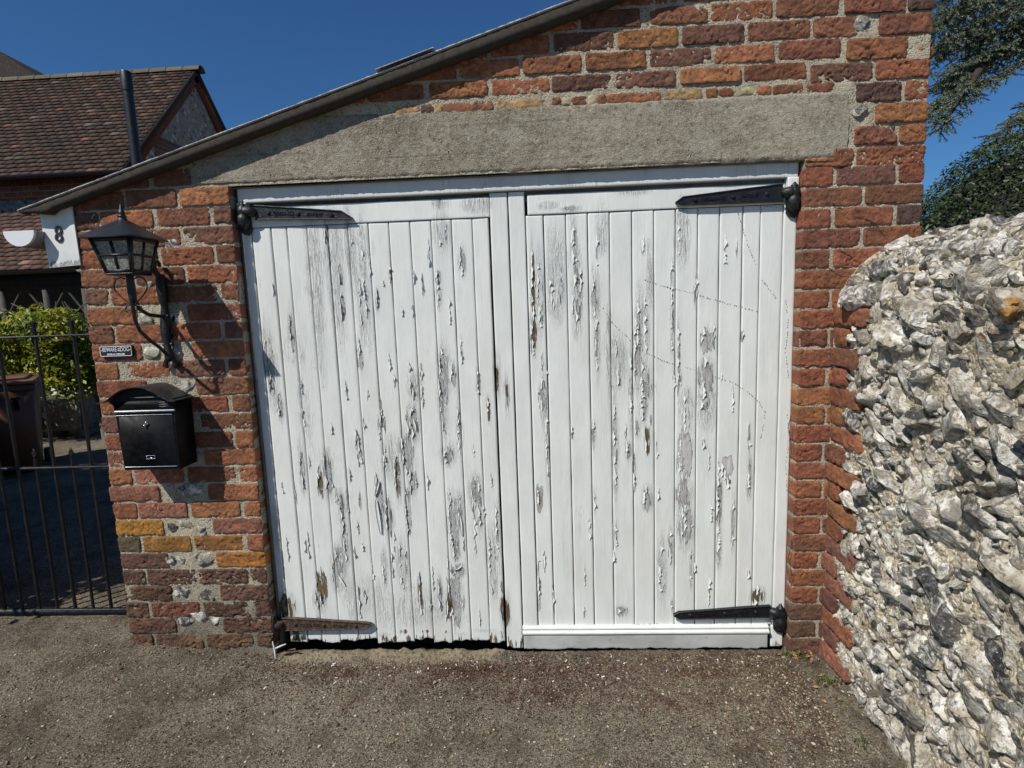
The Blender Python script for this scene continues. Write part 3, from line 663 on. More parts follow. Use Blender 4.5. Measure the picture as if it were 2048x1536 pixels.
def mortar_sheet():
    mb = MB(); st = 0.0065
    def patch(x0, x1, z0, z1, clamp=True):
        nx = max(2, int((x1-x0)/st)); nz = max(2, int((z1-z0)/st)); X, Z = np.meshgrid(np.linspace(x0, x1, nx), np.linspace(z0, z1, nz), indexing='ij')
        if clamp: Z = np.minimum(Z, roofline(X)+0.02)
        P = np.stack([X.ravel(), 0*X.ravel(), Z.ravel()], 1)
        Y = 0.0010+0.0018*fbm(P*28, 3, 31)+0.0018*fbm(P*95, 2, 33)
        dirt = np.clip(1-0.5*sstep(0.45, 0.05, Z.ravel())*(X.ravel() < -1.5)+0.12*fbm(P*5, 2, 3), .35, 1.1)
        P[:, 1] = Y; mb.grid(P.reshape(nx, nz, 3), np.stack([dirt]*3, 1).reshape(nx, nz, 3))
    patch(XL+0.003, XD0-0.004, -0.02, 2.35); patch(XD1+0.003, XQ-0.004, -0.05, 2.0); patch(-1.62, XQ-0.004, 1.998, 3.0)
    # reveals of the opening and the outer returns
    def side(x, s, z0, z1, y1):
        nz = int((z1-z0)/0.008); Yg, Zg = np.meshgrid(np.linspace(0.002, y1, 9), np.linspace(z0, z1, nz), indexing='ij')
        P = np.stack([0*Yg.ravel()+x, Yg.ravel(), Zg.ravel()], 1); P[:, 0] += s*0.003*fbm(P*30, 2, 41); mb.grid(P.reshape(9, nz, 3), (0.9, 0.9, 0.9))
    side(XD0-0.004, 1, -0.05, 2.0, 0.16); side(XD1+0.003, 1, -0.05, 2.0, 0.16)
    mb.build('mortar_joints', M_MORT, GAR, True)
mortar_sheet()

# flints and rubble bedded in the old joint of the left pier and beside the lintel
def pier_flints():
    rng = np.random.default_rng(77); mb = MB()
    spots = [(343, 492, .024, .6, 1), (298, 572, .016, .9, 0), (318, 592, .016, .8, 0), (292, 640, .022, .9, 0), (336, 634, .020, .9, 0), (347, 640, .014, .2, 1), (302, 705, .022, .95, 0), (352, 708, .020, .9, 0), (372, 772, .022, .95, 0),
             (385, 980, .026, .6, 0), (402, 968, .018, .7, 0), (368, 976, .016, .3, 1), (341, 1055, .018, .35, 1), (372, 1048, .018, .5, 0), (404, 1058, .016, .98, 0), (409, 1070, .016, .98, 0), (340, 1118, .018, .25, 1), (360, 1120, .015, .9, 0), (412, 1118, .026, .8, 0), (398, 1112, .015, .3, 1),
             (365, 1180, .020, .45, 1), (352, 1186, .014, .7, 0), (412, 1186, .020, .35, 1), (420, 1196, .014, .6, 0), (372, 1240, .022, .4, 1), (398, 1234, .024, .4, 0), (428, 1242, .016, .6, 0), (352, 1236, .012, .3, 1), (330, 1196, .015, .3, 1), (345, 972, .012, .4, 0), (330, 952, .010, .6, 0),
             (1722, 45, .022, .7, 1), (1716, 220, .020, .8, 1), (1704, 66, .012, .5, 0)]
    for x, y, s, tone, cut in spots:
        p = W(x, y); flint(mb, (p[0], 0.004, p[2]), s*1.35, (0, -1, 0), rng, 3, tone, [1.25, 0.95, 0.6], 3, 1.0 if cut else 0.0)
    for k in range(70):
        p = W(rng.uniform(335, 425), rng.uniform(940, 1250)); flint(mb, (p[0], 0.004, p[2]), rng.uniform(.004, .009), (0, -1, 0), rng, 2, None, [1.2, .9, .6], 2, .5)
    mb.build('bedded_flints', M_FLINT, GAR, True)
pier_flints()

def lintel():
    mb = MB(); x0, x1 = -1.752, 0.758; z0a, z0b, z1a, z1b = 2.006, 1.994, 2.252, 2.232
    nx, nz = 420, 44; U, V = np.meshgrid(np.linspace(0, 1, nx), np.linspace(0, 1, nz), indexing='ij')
    X = x0+U*(x1-x0); Zb = z0a+(z0b-z0a)*U; Zt = z1a+(z1b-z1a)*U
    Zt = np.minimum(Zt, roofline(X)+0.02); Z = Zb+(Zt-Zb)*V
    P = np.stack([X.ravel(), 0*X.ravel(), Z.ravel()], 1)
    Z = Z+(0.004*fbm(P*22, 3, 51).reshape(X.shape))*(np.abs(V*2-1)**4); Xe = X+(0.010*fbm(P*16, 3, 57).reshape(X.shape)-0.01)*(sstep(.985, 1, U))
    Y = -0.004+0.0020*fbm(P*40, 3, 53).reshape(X.shape)+0.0012*fbm(P*120, 2, 54).reshape(X.shape)+0.010*sstep(0.93, 1, V)+0.006*sstep(0.05, 0, V)
    spall = fbm(P*7, 3, 58).reshape(X.shape); Y = Y+0.012*sstep(.25, .5, spall)*(sstep(.90, 1, V)+sstep(.97, 1, U))
    G = np.stack([Xe, Y, Z], -1); mb.grid(G)
    r = np.concatenate([G[:, 0], G[-1, 1:], G[-2::-1, -1], G[0, -2:0:-1]]); r2 = r.copy(); r2[:, 1] = 0.12; mb.grid(np.stack([r, r2], 1), close_u=True, flip=True)
    mb.build('concrete_lintel', M_CONC, GAR, True)
lintel()

def garage_shell():
    # back and sides so that the building has a body
    mb = MB()
    mb.box(XL+0.01, XL+0.11, 0.075, 4.8, -0.1, 1.86); mb.box(XQ-0.11, XQ-0.006, 0.078, 4.8, -0.1, 2.80)
    mb.box(XL+0.01, XQ-0.006, 4.8, 4.9, -0.1, 1.86)
    # brick returns behind the facing, left flank of the pier
    mb.box(XL+0.12, XD0-0.02, 0.071, 0.20, -0.05, 1.86); mb.box(XD1+0.02, XQ-0.12, 0.071, 0.20, -0.05, 1.98)
    mb.build('side_wall', M_FBR, GAR)
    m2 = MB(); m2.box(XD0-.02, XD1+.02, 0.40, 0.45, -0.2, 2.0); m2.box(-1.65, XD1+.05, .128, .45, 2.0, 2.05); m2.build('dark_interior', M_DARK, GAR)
    # monopitch roof: deck, felt, verge board
    mb = MB(); mt = MB(); x0, x1 = -2.445, 1.20
    def top(x): return 2.330+0.2905*(x+1.089)
    n = 160; xs = np.linspace(x0, x1, n); rng = np.random.default_rng(3)
    lo = roofline(xs)-0.002+0.0; hi = top(xs)-0.006
    w = 0.0014*fbm(np.stack([xs*14, 0*xs, 0*xs], 1), 3, 8)
    lo2 = lo-0.004+w; lo2[:6] = hi[:6]-np.linspace(0.004, 0.05, 6)
    F = np.zeros((n, 4, 3)); 
    F[:, 0] = np.stack([xs, 0*xs+0.002, lo2+0.004], 1); F[:, 1] = np.stack([xs, 0*xs-0.047, lo2], 1); F[:, 2] = np.stack([xs, 0*xs-0.050, (lo2+hi)/2], 1); F[:, 3] = np.stack([xs, 0*xs-0.047, hi], 1)
    mb.grid(F); mb.box(x0, x0+0.006, -0.038, 0.0, hi[0]-0.008, hi[0])
    mb.build('verge_trim', M_VERGE, GAR, True)
    nn = 420; xs = np.linspace(x0-0.004, x1, nn); P = np.stack([xs*60, 0*xs, 0*xs], 1); jit = 0.0022*fbm(P, 3, 12); hh = top(xs)
    T = np.zeros((nn, 5, 3)); T[:, 0] = np.stack([xs, 0*xs-0.047, hh-0.0062], 1); T[:, 1] = np.stack([xs, 0*xs-0.053+jit, hh-0.003], 1); T[:, 2] = np.stack([xs, 0*xs-0.051, hh+0.001+jit], 1)
    T[:, 3] = np.stack([xs, 0*xs-0.02, hh+0.002], 1); T[:, 4] = np.stack([xs, 0*xs+4.95, hh+0.002], 1)
    mt.grid(T); 
    # lifted felt patch
    a, b = wx(752, 145, -.05), wx(868, 100, -.05); xa = np.linspace(a, b, 30); L = np.zeros((30, 3, 3)); ha = top(xa)+0.010
    L[:, 0] = np.stack([xa, 0*xa-0.058, ha], 1); L[:, 1] = np.stack([xa, 0*xa-0.060, ha+0.003], 1); L[:, 2] = np.stack([xa, 0*xa+0.3, ha+0.004], 1); mt.grid(L)
    mt.build('roof', M_GRIT, GAR, True)
garage_shell()

# white board at the foot of the verge, with the number, and the gutter
def barge_end():
    y = -0.012; c = [W(78, 425, y), W(142, 407, y), W(161, 530, y), W(99, 536, y)]
    poly = [(q[0], q[2]) for q in c]; poly[0] = (poly[0][0], poly[0][1]+.012); poly[1] = (poly[1][0], poly[1][1]+.012)
    mb = MB(); n = 40; col = []
    # front as grid so that the paint can carry wear at the foot
    A, B, C_, D = [np.array(p) for p in poly]; U, V = np.meshgrid(np.linspace(0, 1, 26), np.linspace(0, 1, 44), indexing='ij')
    P2 = (A*(1-U[..., None])+B*U[..., None])*(1-V[..., None])+(D*(1-U[..., None])+C_*U[..., None])*V[..., None]
    G = np.stack([P2[..., 0], np.full(U.shape, y), P2[..., 1]], -1); wear = sstep(0.80, 1.0, V)*0.62+0.10
    mb.grid(G, np.stack([wear, 0*wear, wear*.8], -1))
    r = np.concatenate([G[:, 0], G[-1, 1:], G[-2::-1, -1], G[0, -2:0:-1]]); r2 = r.copy(); r2[:, 1] = y+0.006; mb.grid(np.stack([r, r2], 1), (0.1, 0, .1), close_u=True, flip=True)
    o = mb.build('bargeboard_foot', M_PAINT, GAR)
    # dark return between board and wall
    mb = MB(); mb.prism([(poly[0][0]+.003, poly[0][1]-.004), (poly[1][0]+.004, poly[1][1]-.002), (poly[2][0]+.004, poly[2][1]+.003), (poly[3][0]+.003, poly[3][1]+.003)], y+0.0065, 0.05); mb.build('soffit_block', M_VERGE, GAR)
    t = txt('8', 0.090, 0.0035, 'house_number', M_NUM, o, W(118, 470, y-0.001), bold=0.0004, sx=0.80, roll=-0.06)
    # half-round gutter seen end on
    mb = MB(); yc = -0.062; c = W(45.5, 461, yc); R = 0.5*abs(wx(79, 458, yc)-wx(13, 458, yc)); n = 24; R *= .94; c[0] = min(c[0], poly[0][0]-R+.012)
    arc = [(c[0]+R*math.cos(a), c[2]+R*0.95*math.sin(a)) for a in np.linspace(PI, 2*PI, n)]
    mb.prism(arc, yc, yc+0.008)
    G = np.zeros((n, 2, 3)); G[:, 0] = [[p[0], yc+0.008, p[1]] for p in arc]; G[:, 1] = [[p[0], 4.6, p[1]] for p in arc]; mb.grid(G)
    g2 = MB(); G2 = G.copy(); G2[..., 0] = c[0]+(G[..., 0]-c[0])*1.03; G2[:, 0, 1] = yc+0.012; G2[:, 1, 1] = yc+.2; G2[..., 2] -= 0.002; g2.grid(G2)  # grey sleeve: shade on the white gutter put into its colour
    go = mb.build('gutter', M_UPVC, GAR, True); g2.build('gutter_shade_sleeve', M_GREYP, go, True)
def txt(body, size, depth, name, mat, parent, loc, bold=0.0, sx=1.0, roll=0.0, join=None, align='CENTER'):
    cu = bpy.data.curves.new(name, 'FONT'); cu.body = body; cu.size = size; cu.extrude = depth; cu.offset = bold; cu.align_x = align; cu.align_y = 'CENTER'
    ob = bpy.data.objects.new(name+'_tmp', cu); COL.objects.link(ob)
    dg = bpy.context.evaluated_depsgraph_get(); me = bpy.data.meshes.new_from_object(ob.evaluated_get(dg)); bpy.data.objects.remove(ob)
    v = np.zeros(len(me.vertices)*3); me.vertices.foreach_get('co', v); v = v.reshape(-1, 3)
    v[:, 0] *= sx; x = v[:, 0]*math.cos(roll)-v[:, 1]*math.sin(roll); z = v[:, 0]*math.sin(roll)+v[:, 1]*math.cos(roll)
    nv = np.stack([loc[0]+x, loc[1]-v[:, 2], loc[2]+z], 1)
    if join is not None:
        fs = [list(p.vertices) for p in me.polygons]; q = []
        for p in fs:
            for k in range(1, len(p)-1): q.append([p[0], p[k], p[k+1], p[k+1]])
        join.add(nv, q); bpy.data.meshes.remove(me); return
    me.vertices.foreach_set('co', nv.ravel()); me.update(); me.materials.clear()
    return link(name, me, mat, parent)
barge_end()

# ------------------------------------------------------------------- doors
SPOTS = """885 467 12 28 .5 0 1;924 521 6 22 .8 0 1;876 554 5 12 .9 .2 1;878 590 5 20 .5 0 1;680 548 4 18 .9 0 1;685 613 5 25 .8 0 1;721 718 6 20 .9 0 .6;652 470 4 22 .8 .1 1;540 735 10 55 .72 0 1
583 665 4 35 .8 0 1;755 600 4 18 .9 0 1;780 548 3 12 .9 .2 1;723 620 4 40 .5 0 1;888 740 10 40 .85 0 1;906 750 6 20 .9 0 1;957 765 4 20 .8 0 1;993 755 5 30 .8 .8 1;954 408 20 12 .5 0 1;880 405 12 10 .5 0 1
545 772 9 20 .6 0 1;560 815 5 22 .95 .3 1;640 968 6 28 .95 .7 .5;655 945 8 35 .8 0 1;714 886 4 22 .95 .2 .7;684 1020 5 30 .8 0 1;690 1075 5 40 .75 0 1;758 997 9 40 .85 0 .6;777 1035 7 35 .9 .1 1
795 953 6 40 .9 .6 1;780 920 14 30 .5 0 1;814 908 12 35 .9 0 1;827 845 8 30 .85 .1 1;829 771 10 20 .6 0 1;816 1027 6 45 .95 0 .6;825 968 7 25 .8 0 1;886 800 8 60 .7 .1 1;918 864 5 40 .7 0 1
896 908 12 18 .85 .3 1;907 1057 10 60 .8 0 .8;921 1020 6 30 .7 0 1;918 1142 9 12 .9 0 1;910 1198 14 45 .95 .1 .8;899 1213 6 25 .9 .8 1;951 983 10 25 .85 0 1;959 1012 4 40 .7 0 1
977 820 3 20 .95 .8 1;1014 797 4 30 .8 .8 1;994 1057 4 40 .8 .2 1;985 1130 9 55 .55 .1 1;1010 1220 8 28 .95 .8 1;643 1172 10 28 .97 .8 .7;680 1123 10 25 .8 0 1;673 1146 10 30 .75 0 1
571 1215 18 22 .9 .9 1;842 1187 5 35 .9 .7 .6;806 1131 10 40 .5 0 1;604 935 4 35 .85 .1 1;552 1057 5 30 .6 0 1;880 1187 4 30 .8 .3 1;769 1135 5 30 .6 0 1;640 1201 10 20 .7 .3 1;740 1200 40 40 .33 0 .7;850 1215 60 35 .35 .1 .8
1066 570 4 60 .85 .8 1;1067 671 6 35 .95 .75 1;1080 585 7 60 .5 0 1;1112 555 15 60 .45 0 1;1148 493 5 40 .6 0 1;1155 585 8 60 .66 .1 1;1161 561 3 20 .95 .7 1;1191 591 8 35 .75 .2 1;1204 463 8 30 .2 0 1;1194 692 4 50 .75 .1 1
1280 647 8 50 .7 0 1;1274 708 8 60 .9 0 .7;1292 662 6 40 .6 0 1;1289 754 10 30 .7 0 1;1240 723 10 40 .45 0 1;1357 723 3 60 .8 0 1;1363 463 10 50 .42 0 1;1413 680 12 20 .95 0 .8;1412 757 13 32 .9 0 1;1485 674 2 10 1 1 .2
1344 631 3 60 .6 0 1;1142 417 12 4 .9 0 1;1096 411 12 5 .6 0 1;1265 383 24 5 .55 0 1;1087 793 6 40 .8 .1 1;1080 997 6 28 1 .55 .4;1291 777 14 18 .8 0 1;1287 814 8 25 .8 .1 1;1274 856 5 15 .85 0 1;1295 881 5 25 .9 .8 1
1257 902 5 15 .8 0 1;1268 943 3 30 .85 .2 1;1295 997 9 20 .85 .2 1;1374 822 10 35 .5 0 1;1370 914 14 48 .97 0 .4;1366 993 13 25 .85 0 1;1370 1052 13 35 .85 0 1;1412 802 14 40 .62 0 1;1453 931 13 20 .95 0 .4;1457 964 5 7 1 1 .5
1437 1002 5 60 .75 0 1;1466 1043 3 40 .8 .1 1;1437 1102 4 25 .7 0 1;1341 1093 4 30 .8 .1 1;1324 1147 8 50 .45 0 1;1499 956 4 30 .75 0 1;1230 885 4 80 .5 0 1;1187 868 3 20 .9 .4 1;1078 1177 4 60 .85 .2 .5;1245 1222 10 10 .85 0 1
1516 1193 12 14 .9 1 1;1232 1068 3 20 .8 0 1;1382 1135 3 30 .6 0 1;1262 780 4 60 .55 0 1;1220 700 4 80 .4 0 1;1300 560 5 40 .4 0 1;1095 900 4 60 .5 0 1;700 500 6 50 .35 0 1;730 560 5 70 .42 0 1;630 560 10 120 .15 0 .9;672 560 12 80 .22 0 .9"""
SP = []
for tok in SPOTS.replace('\n', ';').split(';'):
    a = [float(q) for q in tok.split()]
    p = W(a[0], a[1], 0.05); sc = (W(a[0]+10, a[1], .05)[0]-p[0])/10
    SP.append((p[0], p[2], a[2]*sc*1.15, a[3]*sc*1.15, a[4], a[5], a[6]))
_r = np.random.default_rng(303)
for _k in range(120):
    lf = _r.random() < .62; _x = _r.uniform(-1.55, -.60) if lf else _r.uniform(-.44, .46); _z = (_r.uniform(.12, 1.25) if _r.random() < .7 else _r.uniform(1.2, 1.8)) if lf else _r.uniform(.15, 1.8)
    SP.append((_x, _z, _r.uniform(.0022, .0055), _r.uniform(.012, .055), _r.uniform(.63, .86), 0.5*(_r.random() < .12), _r.uniform(.5, 1)))
for _x in np.arange(-1.15, -.6, .085): SP.append((_x+.03+_r.normal(0, .01), .078+_r.normal(0, .007), _r.uniform(.02, .045), _r.uniform(.006, .016), _r.uniform(.55, .72), .8, .6))
SPA = np.array(SP)
def wearcol(X, Z, base_b=0.12, bottom=None):
    sh = X.shape; x = X.ravel(); z = Z.ravel(); R = np.zeros_like(x); G = np.zeros_like(x); B = np.full_like(x, base_b)
    for px, pz, rx, rz, s, g, b in SP:
        if px+4*rx < x.min() or px-4*rx > x.max(): continue
        d = ((x-px)/rx)**2+((z-pz)/rz)**2; w = np.exp(-(d*0.62)**1.6)
        R = np.maximum(R, (s*(0.84 if s > .62 else .62))*w); B = np.maximum(B, b*np.exp(-d*0.35)*0.75); G = np.maximum(G, g*np.exp(-d*0.4))
    P = np.stack([x, 0*x, z], 1)
    lowf = fbm(P*np.array([7, 1, 2.2]), 3, 66); B = np.clip(B+0.28*np.clip(lowf, 0, 1)+0.06, 0, 1)
    # general wear increases towards the foot
    R = np.maximum(R, 0.10+0.12*np.clip(lowf, 0, 1)+0.10*sstep(0.9, 0.2, z)*(x < -0.52))
    if bottom is not None:
        k = sstep(bottom[1], bottom[0], z); R = np.maximum(R, k*(0.50+0.15*lowf)); G = np.maximum(G, k*bottom[2])
    return np.stack([R, G, B], 1).reshape(sh+(3,))
def plank(mb, x0, x1, z0, z1, yf, rng, yb=None, st=0.0052, jag=0.0, base_b=0.12, bottom=None, tilt=0.0, edge=0.003, horiz=False, zt=None):
    """a board: front sheet with eased edges and real sides. jag: rotten lower end"""
    nx = max(5, int((x1-x0)/st)+1); nz = max(5, int((z1-z0)/st)+1)
    ux = np.linspace(0, 1, nx)
    xs = np.concatenate([[x0], [x0+edge*.5], [x0+edge], np.linspace(x0+edge, x1-edge, nx)[1:-1], [x1-edge], [x1-edge*.5], [x1]])
    zs = np.concatenate([[z0], [z0+edge*.6], np.linspace(z0+edge, z1-edge, nz), [z1-edge*.6], [z1]])
    X, Z = np.meshgrid(xs, zs, indexing='ij')
    if jag > 0:
        q = np.stack([xs*38, 0*xs, 0*xs+z0], 1); j = jag*np.clip(0.35+fbm(q*1.0, 3, int(rng.integers(999)))*1.0+rng.uniform(-.4, .6), 0, 1.6)
        Z = z0+j[:, None]+(Z-z0)*((z1-z0-j[:, None])/(z1-z0))
    P = np.stack([X.ravel(), 0*X.ravel(), Z.ravel()], 1)
    wob = 0.0008*fbm(P*np.array([9, 1, 3]), 2, int(rng.integers(999))).reshape(X.shape)
    ex = np.minimum(X-x0, x1-X); ez = np.minimum(Z-Z[:, :1], Z[:, -1:]-Z)
    Y = yf+edge*(1-sstep(-edge*.3, edge, ex))*0.9+edge*0.6*(1-sstep(-edge*.3, edge, ez))+wob+tilt*(X-(x0+x1)/2)
    # edges wander a little along the length, as split boards do
    wx_ = 0.0011*fbm(np.stack([0*zs+x0*50, 0*zs, zs*9], 1), 3, 5)[None, :]
    X = X+wx_
    G = np.stack([X, Y, Z], -1); C = wearcol(X, Z, base_b, bottom)
    mb.grid(G, C)
    r = np.concatenate([G[:, 0], G[-1, 1:], G[-2::-1, -1], G[0, -2:0:-1]]); cr = np.concatenate([C[:, 0], C[-1, 1:], C[-2::-1, -1], C[0, -2:0:-1]])
    r2 = r.copy(); r2[:, 1] = (yb if yb is not None else yf+0.018)
    mb.grid(np.stack([r, r2], 1), np.stack([cr, cr], 1), close_u=True, flip=True)
YD = 0.050     # face of the boards
def door_leaf(side):
    rng = np.random.default_rng(9 if side < 0 else 10); mb = MB()
    if side < 0:
        lab = 'left door leaf of peeling white boards with rotted feet'
        base_b_ = 0.2; edges = [-1.566, -1.484, -1.418, -1.336, -1.252, -1.168, -1.0845, -1.001, -0.915, -0.8305, -0.7475, -0.6645, -0.598]; zb, zt = 0.030, 1.842
    else:
        lab = 'right door leaf of peeling white boards with ivy marks'
        edges = [-0.452, -0.380, -0.293, -0.207, -0.1215, -0.0345, 0.0515, 0.1355, 0.2215, 0.305, 0.3945, 0.4615, 0.547]; zb, zt = 0.102, 1.843
    for k in range(len(edges)-1):
        gap = rng.uniform(0.0026, 0.0038) if rng.random() < .8 else 0.0050
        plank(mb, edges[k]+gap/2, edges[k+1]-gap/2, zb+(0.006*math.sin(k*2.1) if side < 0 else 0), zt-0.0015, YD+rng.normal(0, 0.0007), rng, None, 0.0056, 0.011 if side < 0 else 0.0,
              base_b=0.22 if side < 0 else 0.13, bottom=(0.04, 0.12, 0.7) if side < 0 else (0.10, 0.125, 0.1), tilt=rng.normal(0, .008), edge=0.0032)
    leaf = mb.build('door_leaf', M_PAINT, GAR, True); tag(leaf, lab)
    # black sheet behind the boards, its colour stands in for shade in the gaps
    m2 = MB(); m2.box(edges[0]-0.05, edges[-1]+0.06, YD+0.020, YD+0.045, 0.09 if side < 0 else 0.0, 1.9); m2.build('gap_shade_sheet', M_DARK, leaf)
    m3 = MB()
    if side < 0:
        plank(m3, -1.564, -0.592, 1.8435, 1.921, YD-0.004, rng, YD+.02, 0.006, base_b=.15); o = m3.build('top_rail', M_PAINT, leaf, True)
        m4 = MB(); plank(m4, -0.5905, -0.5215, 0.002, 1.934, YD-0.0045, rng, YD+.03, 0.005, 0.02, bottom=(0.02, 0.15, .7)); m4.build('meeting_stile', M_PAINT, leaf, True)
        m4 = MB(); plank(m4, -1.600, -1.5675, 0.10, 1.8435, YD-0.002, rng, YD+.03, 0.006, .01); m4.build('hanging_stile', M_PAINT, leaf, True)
        m5 = MB(); m5.box(-1.55, -1.523, YD-.004, YD+.02, 0.045, 0.12, (.7, .9, .5)); m5.box(-1.52, -1.37, YD+.004, YD+.02, 0.072, 0.086, (.8, .9, .5)); m5.box(-1.517, -1.495, YD-.004, YD+.01, 0.05, 0.12, (.4, .3, .8))
        m5.build('bottom_rail_remnant', M_PAINT, leaf)
    else:
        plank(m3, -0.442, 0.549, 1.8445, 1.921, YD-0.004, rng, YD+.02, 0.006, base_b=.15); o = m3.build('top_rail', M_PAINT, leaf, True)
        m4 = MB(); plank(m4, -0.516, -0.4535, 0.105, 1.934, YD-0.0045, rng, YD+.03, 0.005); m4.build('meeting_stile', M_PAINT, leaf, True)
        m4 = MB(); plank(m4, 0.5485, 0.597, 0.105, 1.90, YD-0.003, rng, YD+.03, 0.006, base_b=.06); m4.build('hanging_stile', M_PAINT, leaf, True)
        # weather bead and plinth board
        m5 = MB(); x0, x1 = -0.520, 0.527
        prof = [(0.052, 0.107), (0.040, 0.1065), (0.034, 0.103), (0.033, 0.0945), (0.036, 0.093), (0.036, 0.0918), (0.030, 0.0905), (0.025, 0.087), (0.024, 0.078), (0.027, 0.0755), (0.031, 0.075), (0.031, 0.070)]
        xs = np.linspace(x0, x1, 160); G = np.zeros((160, len(prof), 3)); n_ = 0.0006*fbm(np.stack([xs*20, 0*xs, 0*xs], 1), 3, 4)
        for k, (y, z) in enumerate(prof): G[:, k] = np.stack([xs, 0*xs+y, z+n_+0.004*(x1-xs)/(x1-x0)*0], 1)
        C = np.zeros(G.shape); C[..., 0] = .12; C[..., 2] = .3; m5.grid(G, C)
        m5.build('weather_bead', M_PAINT, leaf)
        m6 = MB(); plank(m6, x0+.004, x1-.004, 0.003, 0.0735, 0.029, rng, 0.05, 0.006, 0.006, base_b=.2, bottom=(0.0, 0.03, .3)); m6.build('plinth_board', mat_plinth(), leaf, True)
        m7 = MB(); plank(m7, 0.542, 0.592, 0.004, 0.100, YD-0.004, rng, YD+.03, 0.006, 0.012, bottom=(0, .1, .2)); m7.build('stile_foot', M_PAINT, leaf, True)
    return leaf
def mat_plinth():
    t = NT('greyed_white_paint'); r, g, b = t.sep(t.attr())[:3]; n = t.noise(1, 6, .7, vec=t.mapping((25, 10, 60))); n2 = t.noise(6, 4)
    c = t.mix(t.rng(n2, 0.35, 0.65), (0.34, 0.345, 0.325), (0.47, 0.48, 0.46)); c = t.mix(t.rng(n, .6, .72, 0, .6), c, (.15, .145, .13)); c = t.mix(t.rng(t.math('ADD', r, t.math('MULTIPLY', n, .4)), .55, .75), c, (0.05, 0.05, 0.035))
    return t.done(c, 0.7, t.bump(n, 0.0015))
LEAF_L = door_leaf(-1); LEAF_R = door_leaf(1)

def door_frame():
    rng = np.random.default_rng(15); mb = MB()
    # head with a ragged peeled lower arris
    plank(mb, -1.600, 0.592, 1.938, 1.9925, 0.0305, rng, 0.12, 0.006, base_b=.35, edge=.004)
    o = mb.build('door_frame', M_PAINT, GAR, True)
    m2 = MB(); plank(m2, -1.602, -1.566, 1.925, 1.9375, 0.024, rng, .1, .006); plank(m2, 0.551, 0.592, 1.90, 1.9375, 0.024, rng, .1, .006); m2.build('frame_corner', M_PAINT, o, True)
    m3 = MB(); m3.box(-1.58, 0.56, 0.060, 0.10, 1.90, 1.95, bev=0.001); m3.build('rebate', M_GREYWOOD, o)
    m4 = MB(); m4.box(-1.611, -1.6015, 0.045, 0.12, 0.0, 1.99); m4.build('jamb', M_GREYWOOD, o)
    m5 = MB(); m5.box(0.5985, 0.610, 0.05, 0.13, 0.0, 1.96); m5.box(-1.75, .76, .02, .12, 1.9935, 1.9955); m5.build('jamb_strip', M_GREYWOOD, o)
    # a triangular shard of light paint on the head
door_frame()

